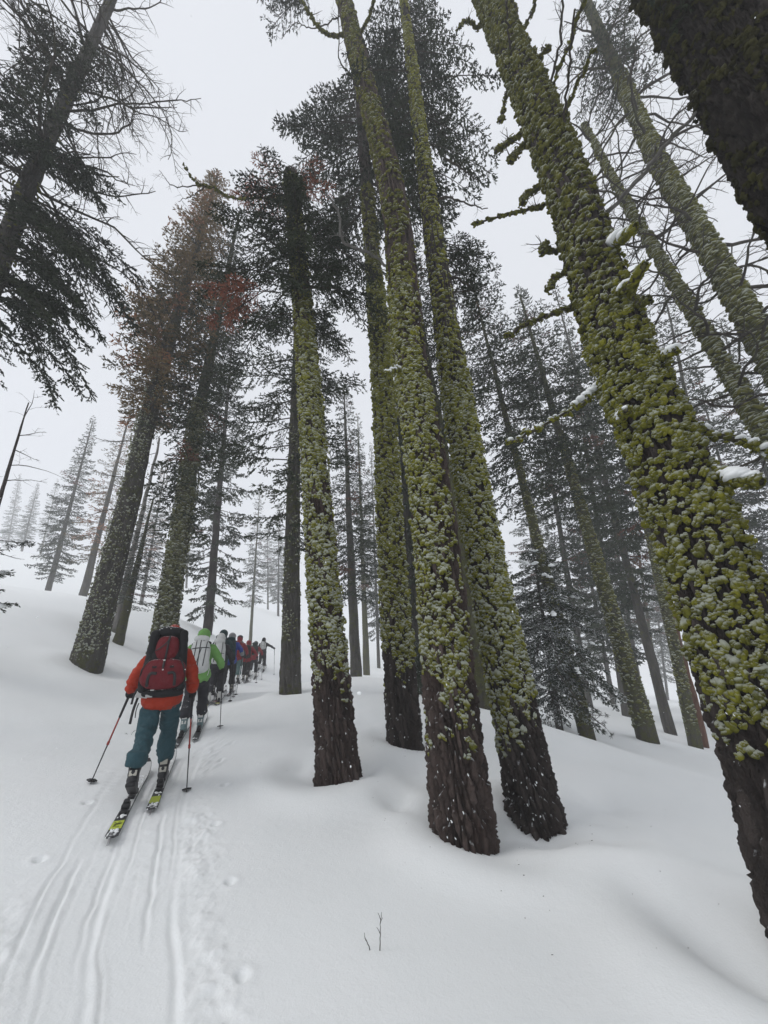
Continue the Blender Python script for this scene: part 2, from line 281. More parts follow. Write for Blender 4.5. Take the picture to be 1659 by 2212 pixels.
# ------------------------------------------------------------------ mesh helpers
class MB:
    """collects vertices and faces (as numpy blocks) and links them as one mesh object"""
    def __init__(s): s.v = []; s.f = {3: [], 4: []}; s.n = 0; s.t = []; s.fr = []
    def add(s, v, f, tint=0.5, frost=0.5):
        v = np.asarray(v, np.float32).reshape(-1, 3); f = np.asarray(f, np.int64)
        if len(f): s.f[f.shape[1]].append(f + s.n)
        s.v.append(v); s.n += len(v)
        s.t.append(np.broadcast_to(np.asarray(tint, np.float32), (len(v),)))
        s.fr.append(np.broadcast_to(np.asarray(frost, np.float32), (len(v),)))
    def add_mixed(s, v, groups, tint=0.5, frost=0.5):
        base = s.n; s.add(v, np.zeros((0, 3), int), tint, frost)
        for f in groups:
            f = np.asarray(f, np.int64); s.f[f.shape[1]].append(f + base)
    def mesh(s, name, smooth_shade=True):
        v = np.concatenate(s.v) if s.v else np.zeros((0, 3), np.float32)
        me = bpy.data.meshes.new(name)
        me.vertices.add(len(v)); me.vertices.foreach_set('co', v.ravel())
        tri = np.concatenate(s.f[3]) if s.f[3] else np.zeros((0, 3), np.int64)
        quad = np.concatenate(s.f[4]) if s.f[4] else np.zeros((0, 4), np.int64)
        idx = np.concatenate([tri.ravel(), quad.ravel()]).astype(np.int32)
        tot = np.concatenate([np.full(len(tri), 3), np.full(len(quad), 4)]).astype(np.int32)
        st = np.concatenate([[0], np.cumsum(tot)[:-1]]).astype(np.int32) if len(tot) else tot
        me.loops.add(len(idx)); me.loops.foreach_set('vertex_index', idx)
        me.polygons.add(len(tot)); me.polygons.foreach_set('loop_start', st); me.polygons.foreach_set('loop_total', tot)
        me.update(calc_edges=True)
        me.polygons.foreach_set('use_smooth', np.full(len(tot), smooth_shade))
        for nm, src in (('tint', s.t), ('frost', s.fr)):
            a = me.attributes.new(nm, 'FLOAT', 'POINT')
            if len(v): a.data.foreach_set('value', np.concatenate(src).astype(np.float32))
        me.validate(verbose=False)
        return me
    def build(s, name, mat, parent=None, smooth_shade=True):
        return link(name, s.mesh(name, smooth_shade), mat, parent)
def link(name, me, mat, parent=None):
    if mat is not None:
        me.materials.clear(); me.materials.append(M[mat] if isinstance(mat, str) else mat)
    o = bpy.data.objects.new(name, me); COL.objects.link(o)
    if parent is not None: o.parent = parent
    return o
def tag(o, label=None, cat=None, group=None, kind=None):
    if label: o['label'] = label
    if cat: o['category'] = cat
    if group: o['group'] = group
    if kind: o['kind'] = kind
    return o
def empty(name, loc=(0, 0, 0), rot=(0, 0, 0)):
    o = bpy.data.objects.new(name, None); COL.objects.link(o); o.location = loc; o.rotation_euler = rot; o.empty_display_size = .2
    return o
def frames(P):
    P = np.asarray(P, float); T = np.gradient(P, axis=0); T /= np.linalg.norm(T, axis=1)[:, None] + 1e-12
    a = np.array([0, 0, 1.]) if abs(T[0, 2]) < .9 else np.array([1., 0, 0])
    X = np.zeros_like(P); x = np.cross(a, T[0]); x /= np.linalg.norm(x)
    for i in range(len(P)):
        x = x - T[i] * (x @ T[i]); x /= np.linalg.norm(x) + 1e-12; X[i] = x
    return X, np.cross(T, X), T
def tube(mb, P, R, k=6, tint=.5, frost=.5, rough=0.0, g=None):
    P = np.asarray(P, float); n = len(P); R = np.broadcast_to(np.asarray(R, float), (n,))
    X, Y, T = frames(P); a = np.linspace(0, 2 * np.pi, k, endpoint=False)
    rr = R[:, None] * (1 + (rough * (g or rng).standard_normal((n, k)) if rough else 0))
    V = P[:, None] + rr[..., None] * (np.cos(a)[None, :, None] * X[:, None] + np.sin(a)[None, :, None] * Y[:, None])
    V = np.concatenate([V.reshape(-1, 3), P[-1:] + T[-1:] * R[-1], P[:1] - T[:1] * R[0] * .3])
    i = np.arange(n - 1)[:, None] * k; j = np.arange(k)[None]; j2 = (j + 1) % k
    q = np.stack([i + j, i + j2, i + k + j2, i + k + j], -1).reshape(-1, 4)
    jj = np.arange(k); e = (n - 1) * k
    cap = np.stack([e + jj, e + (jj + 1) % k, np.full(k, n * k)], -1)
    cap0 = np.stack([(jj + 1) % k, jj, np.full(k, n * k + 1)], -1)
    mb.add_mixed(V, [q, cap, cap0], tint, frost)
def curve_pts(P, n, wob=0.0, g=None):
    """resample control points with a smooth Catmull-Rom curve"""
    P = np.asarray(P, float); m = len(P)
    u = np.linspace(0, m - 1 - 1e-6, n); i = u.astype(int); t = (u - i)[:, None]
    Q = np.concatenate([[2 * P[0] - P[1]], P, [2 * P[-1] - P[-2]]])
    a, b, c, d = Q[i], Q[i + 1], Q[i + 2], Q[i + 3]
    out = .5 * (2 * b + (c - a) * t + (2 * a - 5 * b + 4 * c - d) * t ** 2 + (3 * b - a - 3 * c + d) * t ** 3)
    if wob:
        w = (g or rng).standard_normal((n, 3)) * wob; w[0] = 0; out = out + w
    return out
def vnoise(p, seed=0):
    """cheap smooth value noise for numpy arrays (..., 3)"""
    p = np.asarray(p, float) + seed * 17.31
    i = np.floor(p).astype(np.int64); f = p - i; f = f * f * (3 - 2 * f); r = 0
    for a in (0, 1):
        for b in (0, 1):
            for c in (0, 1):
                h = ((i[..., 0] + a) * 73856093) ^ ((i[..., 1] + b) * 19349663) ^ ((i[..., 2] + c) * 83492791)
                h = (h ^ (h >> 13)) * 1274126177; h = (h ^ (h >> 16)) & 0xffff
                w = (f[..., 0] if a else 1 - f[..., 0]) * (f[..., 1] if b else 1 - f[..., 1]) * (f[..., 2] if c else 1 - f[..., 2])
                r = r + w * h / 65535.
    return r * 2 - 1
def fbm(p, seed=0, oct=3):
    r = 0; a = 1.; s = 0
    for o in range(oct): r = r + a * vnoise(np.asarray(p) * 2 ** o, seed + o); s += a; a *= .5
    return r / s

# ------------------------------------------------------------------ terrain
_C = np.array(CTRL); _W = np.array(TPS)
def hb(x, y):
    x = np.asarray(x, float); y = np.asarray(y, float)
    z = _W[-3] + _W[-2] * x + _W[-1] * y
    for (a, b, _), c in zip(_C, _W[:-3]):
        d2 = (x - a) ** 2 + (y - b) ** 2; z = z + c * .5e-2 * d2 * np.log(d2 + 1e-18)
    return z
PATH = np.array([(-.2, -1.2), (-.62, .8), (-1.45, 2.73), (-1.82, 3.36), (-2.17, 4.1)] + [(p[0], p[1]) for p in SK] + [(-8.1, 27), (-9.5, 33), (-12, 42), (-16, 60)])
PC = curve_pts(np.c_[PATH, np.zeros(len(PATH))], 400)[:, :2]
_seg = np.r_[0, np.cumsum(np.hypot(*np.diff(PC, axis=0).T))]
def path_coords(x, y):
    """signed lateral offset (right positive) and arc length along the ski track"""
    sh = np.shape(x); x = np.ravel(x); y = np.ravel(y)
    lat = np.full(x.shape, 99.); arc = np.zeros(x.shape)
    near = np.nonzero((y > -1.5) & (y < 36) & (x > -14) & (x < 2.5))[0]
    tx, ty = np.gradient(PC[:, 0]), np.gradient(PC[:, 1]); l = np.hypot(tx, ty); tx /= l; ty /= l
    for ch in np.array_split(near, max(1, len(near) // 4000)):
        if not len(ch): continue
        dx = x[ch, None] - PC[None, :, 0]; dy = y[ch, None] - PC[None, :, 1]
        k = np.argmin(dx * dx + dy * dy, 1); r = np.arange(len(ch))
        lat[ch] = dx[r, k] * ty[k] - dy[r, k] * tx[k]
        arc[ch] = _seg[k] + dx[r, k] * tx[k] + dy[r, k] * ty[k]
    return lat.reshape(sh), arc.reshape(sh)
WELLS = [(AXIS['D'][0], .34, .30, (.55, .25)), (AXIS['E'][0], .33, .36, (.5, -.1)), (AXIS['C'][0], .30, .30, (-.35, .2)), (AXIS['D2'][0], .3, .25, (.2, .3)), (AXIS['F'][0], .4, .4, (-.5, -.2)),
         (AXIS['A'][0], .4, .3, (.4, 0)), (AXIS['K'][0], .26, .2, (.2, 0))]
def ground(x, y, detail=True):
    z = ground_raw(x, y, detail)
    for (bx, by), c in zip(FIX_P, FIX_W): z = z + c * np.exp(-((x - bx) ** 2 + (y - by) ** 2) / (2 * .42 ** 2))
    return z
def ground_raw(x, y, detail=True):
    x = np.asarray(x, float); y = np.asarray(y, float)
    z = hb(x, y); P = np.stack([x, y, np.zeros_like(x)], -1)
    d = np.hypot(x, y)
    z = z + .10 * np.clip(d / 12, 0, 3) * fbm(P * .22, 3, 2) + .035 * fbm(P * .75, 5, 2) * np.clip(d / 5, .2, 1.5)
    # hollows the wind scours round the trunks, deeper on the lee side, with a low rim
    for (bx, by, bz), r, dep, (ox, oy) in WELLS:
        q = np.hypot(x - bx - ox * .55, y - by - oy * .55)
        z = z - dep * .75 * np.exp(-(q / (r * 1.25)) ** 2) + dep * .22 * np.exp(-((q - r * 2.6) / (r * .8)) ** 2)
    # wind-carved dents: a steep far lip and a soft near ramp
    for bx, by, r, dep in ((1.45, 4.95, .26, .07), (2.55, 6.05, .34, .14), (.0, 5.55, .26, .16), (2.2, 3.75, .40, .15), (-1.35, 6.45, .30, .12), (-.4, 6.3, .30, .12), (1.9, 4.2, .3, .06), (-1.0, 9.0, .6, .14), (3.6, 8.2, .8, .16)):
        qx, qy = (x - bx) / r, (y - by) / r
        z = z - dep * np.exp(-(qx ** 2 + qy ** 2)) * (1 / (1 + np.exp(np.clip(-6 * (-qx * .8 - qy * .2 + .35 + .2 * np.sin(qy * 2)), -60, 60))))
    z = z + .13 * np.exp(-((x - 1.86) ** 2 + (y - 5.35) ** 2) / (2 * .22 ** 2)) + .05 * np.exp(-((x - 2.2) ** 2 + (y - 5.2) ** 2) / (2 * .3 ** 2))
    if not detail: return z
    lat, arc = path_coords(x, y)
    m = np.abs(lat) < 2.2
    if not m.any(): return z
    L = lat[m] * 1.18; A = arc[m]; dz = np.zeros_like(L)
    ahead = np.clip((A - 0.5) / 1.0, 0, 1)
    dz -= .020 * np.exp(-((L + .08) / .46) ** 4)                      # packed trough
    for k, (o, wd, dp, amp, fr) in enumerate([(-.62, .018, .030, .10, .8), (-.50, .024, .040, .07, 1.1), (-.40, .013, .024, .08, .7), (-.28, .020, .036, .06, .9), (-.20, .036, .022, .07, .6), (-.10, .013, .026, .08, 1.3),
                                              (.00, .015, .018, .09, .8), (.14, .022, .040, .06, 1.0), (.24, .013, .024, .09, .6), (.33, .034, .024, .07, .9), (.44, .013, .018, .10, .7)]):
        c = o + amp * .55 * vnoise(np.stack([A * fr, np.full_like(A, k * 3.3), np.zeros_like(A)], -1), 9) + .012 * vnoise(np.stack([A * 6, np.full_like(A, k * 1.3), np.zeros_like(A)], -1), 19)
        st = .40 + 1.1 * vnoise(np.stack([A * 1.3, np.full_like(A, k * 7.7), np.ones_like(A)], -1), 4)
        st = np.clip(st, 0, 1)
        dp = dp * .75; wd = wd * .72
        dz -= dp * st * np.exp(-((L - c) / wd) ** 2)
        rim = .5 + .5 * vnoise(np.stack([A * 9, np.full_like(A, k * 2.7), L * 9], -1), 29)
        dz += dp * .75 * st * rim * np.exp(-((L - c - wd * 1.8) / (wd * .9)) ** 2)
    Q = np.stack([x[m], y[m], np.zeros_like(L)], -1)
    lump = fbm(Q * 7, 21, 3); lump2 = fbm(Q * 18, 31, 2)
    for o, wd, am in ((-.78, .18, .05), (.52, .17, .045), (-.05, .45, .022)):
        patch = np.clip(vnoise(np.stack([A * .9, np.full_like(A, o * 5), np.zeros_like(A)], -1), 41) * 1.3 + .55, 0, 1)
        env = np.exp(-((L - o) / wd) ** 2) * patch
        dz += am * env * (np.maximum(lump, -.2) + .8 * np.maximum(lump2, -.1))
    for s_, o_ in ((1, .74), (-1, -.78)):                            # pole holes
        for a0 in np.arange(.9, 30, .93):
            aa = a0 + .2 * math.sin(a0 * 7.1) + (.35 if s_ > 0 else 0); oo = o_ + .1 * math.sin(a0 * 3.3)
            rr2 = (L - oo) ** 2 + (A - aa) ** 2
            dz -= .05 * np.exp(-rr2 / .0009); dz += .006 * np.exp(-((np.sqrt(rr2) - .07) / .03) ** 2)
    z[m] += dz
    return z
FIX_P = [AXIS[k][0][:2] for k in ('D', 'E', 'C', 'D2', 'F', 'A', 'K')]; FIX_W = [0.0] * len(FIX_P)
_fp = np.array(FIX_P); _res = np.array([AXIS[k][0][2] for k in ('D', 'E', 'C', 'D2', 'F', 'A', 'K')]) - ground_raw(_fp[:, 0], _fp[:, 1], False)
_G = np.exp(-((_fp[:, None] - _fp[None]) ** 2).sum(-1) / (2 * .42 ** 2)); FIX_W = list(np.linalg.solve(_G, _res))
print('foot corrections', np.round(_res, 2))
def gz(x, y): return float(ground(np.array([x]), np.array([y]))[0])
def graded(lo, hi, flo, fhi, fine, grow, cap):
    a = [flo]
    while a[-1] < fhi: a.append(a[-1] + fine)
    s = fine
    while a[-1] < hi: s = min(s * grow, cap); a.append(a[-1] + s)
    b = []; c = flo; s = fine
    while c > lo: s = min(s * grow, cap); c -= s; b.append(c)
    return np.array(b[::-1] + a)
gx = graded(-190, 190, -2.75, -.75, .0105, 1.05, 12); gy = graded(-190, 190, 2.5, 5.2, .021, 1.042, 12)
GX, GY = np.meshgrid(gx, gy); GZ = ground(GX, GY)
mb = MB(); nx, ny = len(gx), len(gy)
ii = (np.arange(ny - 1)[:, None] * nx + np.arange(nx - 1)[None]).ravel()
mb.add(np.stack([GX, GY, GZ], -1).reshape(-1, 3), np.stack([ii, ii + 1, ii + nx + 1, ii + nx], -1))
tag(mb.build('snow_ground', 'snow'), 'deep untracked snow slope with ski tracks on the left', None, None, 'structure')
print('ground', nx, ny, nx * ny)

# ------------------------------------------------------------------ trees: trunks
def axis_at(P, z):
    P = np.asarray(P, float)
    return np.stack([np.interp(z, P[:, 2], P[:, 0]), np.interp(z, P[:, 2], P[:, 1]), z], -1)
def smooth_axis(P, n=60):
    Q = curve_pts(P, n); o = np.argsort(Q[:, 2]); Q = Q[o]
    top = np.asarray(P[0], float); below = Q[0] - (Q[1] - Q[0]) / max(1e-6, (Q[1] - Q[0])[2]) * 1.2
    return np.concatenate([[below], Q])
def voronoi_plates(u, v, ncol, seed):
    """distance to the nearest plate edge, plate id noise and vertical position inside the plate; u wraps with ncol"""
    iu = np.floor(u).astype(int); iv = np.floor(v).astype(int)
    f1 = np.full(u.shape, 9.); f2 = np.full(u.shape, 9.); idn = np.zeros(u.shape); dv = np.zeros(u.shape)
    def h(a, b, s):
        k = (a * 374761393 + b * 668265263 + s * 974711) & 0x7fffffff; k = ((k ^ (k >> 13)) * 1274126177) & 0x7fffffff
        return ((k ^ (k >> 16)) & 0xffff) / 65535.
    for a in (-1, 0, 1):
        for b in (-1, 0, 1):
            cu, cv = iu + a, iv + b; cw = cu % ncol
            pu = cu + .15 + .7 * h(cw, cv, seed); pv = cv + .1 + .8 * h(cw, cv, seed + 7)
            d = np.hypot(u - pu, v - pv)
            closer = d < f1
            f2 = np.where(closer, f1, np.minimum(f2, d)); idn = np.where(closer, h(cw, cv, seed + 13), idn)
            dv = np.where(closer, v - pv, dv); f1 = np.where(closer, d, f1)
    return f2 - f1, idn, dv
def trunk_mesh(mb, axis, r0, r1, segs, zones, seed, plate=(.075, .30), depth=.03, ztop=None, flare=.12, base=(0, 0, 0)):
    """axis: smoothed polyline; r0, r1 radius at base and at the axis top; zones: [(z_to, spacing)...]"""
    zb = axis[1, 2]; zt = ztop or axis[-1, 2]
    z = [axis[0, 2] + .2]
    for to, sp in zones:
        while z[-1] < min(zb + to, zt): z.append(z[-1] + sp)
    z = np.array(z); C = axis_at(axis, z)
    q = np.clip((z - zb) / (axis[-1, 2] - zb), 0, 1)
    R = r0 + (r1 - r0) * q + r0 * flare * np.exp(-np.clip(z - zb, 0, None) / .85)
    sq = np.linspace(-1, 1, segs, endpoint=False); bc = axis[1] + np.array(base)      # more columns on the side that is seen
    th = math.atan2(-bc[1], -bc[0]) + np.pi * (sq - .13 * np.sin(np.pi * sq))
    ncol = max(8, int(2 * math.pi * r0 / plate[0]))
    TH, ZZ = np.meshgrid(th, z)
    wob = .20 * fbm(np.stack([np.cos(TH) * 2, np.sin(TH) * 2, ZZ * 2.2], -1), seed, 2)
    uu = (TH - th[0]) / (2 * np.pi) * ncol + wob; sk = round(.618 * ncol) / ncol
    e, idn, dv = voronoi_plates(uu, ZZ / plate[1] + .5 * wob + sk * uu, ncol, seed)
    hgt = np.clip(e / .36, 0, 1); hgt = hgt * hgt * (3 - 2 * hgt)
    hgt = hgt * (.55 + .5 * idn) + .18 * dv * hgt
    P3 = np.stack([np.cos(TH) * R[:, None], np.sin(TH) * R[:, None], ZZ], -1)
    disp = depth * (hgt - .6) + depth * .55 * fbm(P3 * 38, seed + 3, 2) + r0 * .05 * fbm(P3 * 2.0, seed + 5, 2)
    RR = R[:, None] + disp
    V = np.stack([C[:, None, 0] + np.cos(TH) * RR, C[:, None, 1] + np.sin(TH) * RR, ZZ], -1)
    n = len(z); i = np.arange(n - 1)[:, None] * segs; j = np.arange(segs)[None]; j2 = (j + 1) % segs
    mb.add(V.reshape(-1, 3), np.stack([i + j, i + j2, i + segs + j2, i + segs + j], -1).reshape(-1, 4), (.5 + .5 * np.clip(idn * 1.5 - .5, 0, 1)).ravel())
def radius_at(axis, r0, r1, z):
    zb = axis[1, 2]; return r0 + (r1 - r0) * np.clip((z - zb) / (axis[-1, 2] - zb), 0, 1)

# ------------------------------------------------------------------ lichen and moss clumps
def ico(sub):
    bm = bmesh.new(); bmesh.ops.create_icosphere(bm, subdivisions=sub, radius=1)
    v = np.array([q.co[:] for q in bm.verts]); f = np.array([[w.index for w in q.verts] for q in bm.faces]); bm.free(); return v, f
ICO = {1: ico(1), 2: ico(2), 3: ico(3)}
def clump_set(sub, n, seed, amp=.42):
    out = []
    v, f = ICO[sub]
    for k in range(n):
        r = 1 + amp * fbm(v * 1.15, seed + k * 3, 2) + amp * .8 * vnoise(v * 2.6, seed + 50 + k)
        w = v * r[:, None]; keep = w[f].mean(1)[:, 0] > -.42; f2 = f[keep]
        used = np.unique(f2); mp = np.full(len(w), -1); mp[used] = np.arange(len(used))
        out.append((w[used], mp[f2]))
    return out
def tuft_set(n, seed, parts, sub=1, r=.52):
    """cauliflower-like tufts: a few rough little lumps grown together"""
    out = []; g = np.random.default_rng(seed); v, f = ICO[sub]
    for k in range(n):
        V, F, o = [], [], 0
        for q in range(parts):
            a = q * 2.4 + g.normal(0, .4); el = math.acos(1 - (q + .5) / parts * 1.15)
            c = np.array([math.cos(el), math.sin(el) * math.cos(a), math.sin(el) * math.sin(a)]) * g.uniform(.45, .75)
            rr = r * g.uniform(.7, 1.25); w = v * (1 + .45 * g.uniform(-1, 1, len(v)))[:, None] * rr * g.uniform(.8, 1.2, 3)
            nrm = w[f].mean(1); keep = (nrm[:, 0] > -rr * .30) & (nrm @ c > -rr * .42); f2 = f[keep]; used = np.unique(f2); mp = np.full(len(w), -1); mp[used] = np.arange(len(used))
            V.append(w[used] + c); F.append(mp[f2] + o); o += len(used)
        out.append((np.concatenate(V), np.concatenate(F)))
    return out
CL2 = tuft_set(10, 5, 5, 1, .55); CL2L = tuft_set(10, 7, 3, 1, .66); CL2F = tuft_set(10, 17, 2, 1, .78); CL3 = tuft_set(8, 90, 8, 1, .46); CL1 = clump_set(1, 6, 40, .5)
def scatter_clumps(mb, clumps, P, Nrm, size, squash=(.62, 1.0, 1.05), g=rng, tint=None, frost=None, up=(0, 0, 1)):
    """P points, Nrm outward normals, size per point; local x = outward, z = up"""
    P = np.asarray(P); n = len(P)
    if not n: return
    X = np.asarray(Nrm, float); Z = np.broadcast_to(np.asarray(up, float), X.shape)
    Y = np.cross(Z, X); Y /= np.linalg.norm(Y, axis=1)[:, None] + 1e-9; Z = np.cross(X, Y)
    a = g.normal(0, .45, n); Y2 = Y * np.cos(a)[:, None] + Z * np.sin(a)[:, None]; Z2 = -Y * np.sin(a)[:, None] + Z * np.cos(a)[:, None]
    tint = g.random(n) if tint is None else tint
    frost = g.random(n) if frost is None else frost
    kind = g.integers(0, len(clumps), n)
    for k, (v, f) in enumerate(clumps):
        s = np.nonzero(kind == k)[0]
        if not len(s): continue
        jit = size[s, None] * np.asarray(squash)[None] * g.uniform(.75, 1.3, (len(s), 3))
        L = v[None] * jit[:, None]
        W = L[..., :1] * X[s][:, None] + L[..., 1:2] * Y2[s][:, None] + L[..., 2:] * Z2[s][:, None] + P[s][:, None]
        F = (f[None] + (np.arange(len(s)) * len(v))[:, None, None]).reshape(-1, 3)
        mb.add(W.reshape(-1, 3), F, np.repeat(tint[s], len(v)), np.repeat(frost[s], len(v)))
def cam_theta(x, y): return math.atan2(-y, -x)
def moss_points(axis, r0, r1, z0, z1, dens, seed, cover, arc=84, size=.05):
    """random points over the camera-side of a trunk; cover(z, dtheta, noise) -> probability"""
    g = np.random.default_rng(seed)
    A = 2 * math.radians(arc) * .5 * (r0 + r1) * (z1 - z0)
    n = int(A * dens)
    z = g.uniform(z0, z1, n); C = axis_at(axis, z); R = radius_at(axis, r0, r1, z)
    tc = np.arctan2(-C[:, 1], -C[:, 0]); dt = np.radians(g.uniform(-arc, arc, n)); th = tc + dt
    nr = np.stack([np.cos(th), np.sin(th), np.zeros(n)], -1)
    P = C + nr * R[:, None]
    ns = fbm(np.stack([th * r0 * 5, np.zeros(n), z * 2.2], -1), seed, 3)
    keep = g.random(n) < cover(z - axis[1, 2], dt, ns)
    z = z[keep]; P = P[keep]; nr = nr[keep]
    nr[:, 2] += g.uniform(-.15, .15, len(nr))
    sz = size * np.minimum(np.exp(g.normal(0, .36, len(z))), 1.55)
    return P, nr, sz, z

# ------------------------------------------------------------------ foliage
def blades(mb, B, D, Lh, Wd, tint, g):
    """thin lens-shaped needle sprays: B base (n,3), D direction, Lh length, Wd width"""
    n = len(B); D = D / (np.linalg.norm(D, axis=1)[:, None] + 1e-9)
    r = g.standard_normal((n, 3)); Sd = np.cross(D, r); Sd /= np.linalg.norm(Sd, axis=1)[:, None] + 1e-9
    m = B + D * (Lh * .45)[:, None]; up = np.cross(Sd, D) * (Wd * .25)[:, None]
    V = np.stack([B, m + Sd * (Wd * .5)[:, None] + up, B + D * Lh[:, None], m - Sd * (Wd * .5)[:, None] + up], 1)
    i = np.arange(n)[:, None] * 4
    mb.add(V.reshape(-1, 3), np.concatenate([i + [[0, 1, 2]], i + [[0, 2, 3]]]), np.repeat(tint, 4) if np.ndim(tint) else tint)
def fir_branch(mbs, mbn, p0, az, L, slope, g, bl=.11, bw=.028, step=.06, bd=45, sub=0, inner=.15, sag=-.25, up=.25, tint=.4, r=.018, tw=.42, bare=False, spread=.5):
    """one bough: bent stick, side twigs in a flat fan (with sub-twigs), needle sprays packed along the twigs (bd per metre)"""
    ns = 6; s = np.linspace(0, 1, ns)
    hx = np.array([math.cos(az), math.sin(az), 0.]); hy = np.array([-math.sin(az), math.cos(az), 0.]); hz = np.array([0, 0, 1.])
    k1 = g.normal(0, .08)
    def pos(s): return p0 + L * (s[..., None] * hx + (slope * s + sag * s ** 2 + up * s ** 3)[..., None] * hz + (k1 * s ** 2)[..., None] * hy)
    P = pos(s); tube(mbs, P, np.linspace(r, r * .22, ns), 3)
    n = max(4, int(L * (1 - inner) / step)); sv = inner + (1 - inner) * (np.arange(n) + g.random(n)) / n
    sd = np.where(np.arange(n) % 2 == 0, 1., -1.); base = pos(sv); tan = pos(np.minimum(sv + .02, 1.02)) - base; tan /= np.linalg.norm(tan, axis=1)[:, None]
    ang = np.radians(g.uniform(38, 66, n)); ln = (L * tw * (1 - sv) ** .75 + .08 + .05 * L) * g.uniform(.55, 1.15, n)
    d = tan * np.cos(ang)[:, None] + hy * (sd * np.sin(ang))[:, None] + hz * g.normal(-.12, .15, n)[:, None]
    d /= np.linalg.norm(d, axis=1)[:, None]
    tip = base + d * ln[:, None] + hz * (-.14 * ln)[:, None]
    SB, ST = [base, pos(np.array([.75]))], [tip, pos(np.array([1.03]))]
    if sub:
        k = np.repeat(np.arange(n), sub); u = np.tile((np.arange(sub) + .5) / sub, n) + g.uniform(-.4, .4, n * sub) / sub
        b2 = base[k] + (tip[k] - base[k]) * np.clip(u, .05, 1)[:, None]; w = np.cross(d[k], hz); w /= np.linalg.norm(w, axis=1)[:, None] + 1e-9
        a2 = np.radians(g.uniform(35, 60, n * sub)); s2 = np.where(np.arange(n * sub) % 2 == 0, 1., -1.)
        d2 = d[k] * np.cos(a2)[:, None] + w * (s2 * np.sin(a2))[:, None] + hz * g.normal(-.15, .2, n * sub)[:, None]
        l2 = (ln[k] * .38 * (1 - u * .7) + .03) * g.uniform(.6, 1.2, n * sub); SB.append(b2); ST.append(b2 + d2 * l2[:, None])
    w = np.cross(d, hz); w /= np.linalg.norm(w, axis=1)[:, None] + 1e-9; tr = r * .28      # twig sticks
    V = np.stack([base + w * tr, base - w * tr, base + hz * tr * 1.2, tip], 1); i = np.arange(n)[:, None] * 4
    mbs.add(V.reshape(-1, 3), np.concatenate([i + [[0, 1, 3]], i + [[1, 2, 3]], i + [[2, 0, 3]]]))
    if bare: return tip
    SB = np.concatenate(SB); ST = np.concatenate(ST); dd = ST - SB; ll = np.linalg.norm(dd, axis=1)
    cnt = np.maximum(2, np.round(ll * bd + g.uniform(-.5, .5, len(ll)))).astype(int); k = np.repeat(np.arange(len(SB)), cnt)
    u = g.random(len(k)); B = SB[k] + dd[k] * u[:, None]
    D = dd[k] / (ll[k][:, None] + 1e-9) + g.standard_normal((len(k), 3)) * [spread, spread, spread * .7]
    blades(mbn, B, D, bl * g.uniform(.6, 1.3, len(k)), bw * g.uniform(.7, 1.3, len(k)), np.clip(tint + g.normal(0, .1, len(k)), 0, .99 if tint > .9 else .85) if tint <= .9 else np.full(len(k), .96), g)
    return tip
def dead_branch(mb, p0, az, L, slope, g, r=.03, depth=2, sag=-.2, k=5):
    """bare limb with crooked side twigs"""
    d = np.array([math.cos(az), math.sin(az), slope]); n = max(5, int(L / .18)); P = [np.asarray(p0, float)]
    for i in range(n):
        d = d + g.normal(0, .16, 3) + [0, 0, sag * .1]; d /= np.linalg.norm(d); P.append(P[-1] + d * L / n)
    P = np.array(P); tube(mb, P, np.linspace(r, r * .25, len(P)), k, rough=.12, g=g)
    if depth > 0:
        for i in range(1, len(P) - 1):
            if g.random() < (.75 if depth > 1 else .55):
                t = P[i + 1] - P[i]; a2 = math.atan2(t[1], t[0]) + g.choice([-1, 1]) * g.uniform(.5, 1.2)
                dead_branch(mb, P[i], a2, L * g.uniform(.18, .42) * (1.15 - i / len(P)) + .08, g.uniform(-.35, .45), g, max(.0035, r * .36), depth - 1, sag, 3)
def crown(H, cb, R, n, seed, shape='cone', sparse=0.0, deadp=.03, trunk_r=.2, lean=(0, 0), **kw):
    """stick + needle builders for a conifer standing at the origin: H height, cb crown start, R radius at the widest"""
    g = np.random.default_rng(seed); ms, mn = MB(), MB()
    for i in range(n):
        q = (i + g.random()) / n; q = q ** 1.0
        z = cb + (H - cb) * q
        if shape == 'cone': rr = R * (1 - q) ** .75 * min(1, .55 + q * 3)
        elif shape == 'column': rr = R * (1 - q ** 3) ** .8 * min(1, .6 + q * 2)
        else: rr = R * math.sin(math.pi * min(1, .12 + .88 * q) ** 1.1) ** .7
        rr = max(.18, rr * g.uniform(.6, 1.15))
        az = i * 2.399963 + g.normal(0, .35)
        slope = -.30 + .75 * q + g.normal(0, .12); tint = np.clip(g.normal(.35, .2), 0, .8)
        if g.random() < deadp: tint = .95
        p0 = np.array([lean[0] * z / H, lean[1] * z / H, z])
        fir_branch(ms, mn, p0, az, rr, slope, g, tint=tint, r=.008 + .010 * rr, bare=(g.random() < sparse), **kw)
    return ms, mn
def simple_trunk(H, r, seed, k=11, lean=(0, 0)):
    g = np.random.default_rng(seed); mb = MB(); n = 22; s = np.linspace(0, 1, n) ** 1.15
    z = -1.0 + (H + .7) * s
    P = np.stack([lean[0] * z / H + .006 * g.standard_normal(n), lean[1] * z / H + .006 * g.standard_normal(n), z], -1)
    tube(mb, P, r * (1 - .93 * s) + .012, k, rough=.05, g=g); return mb

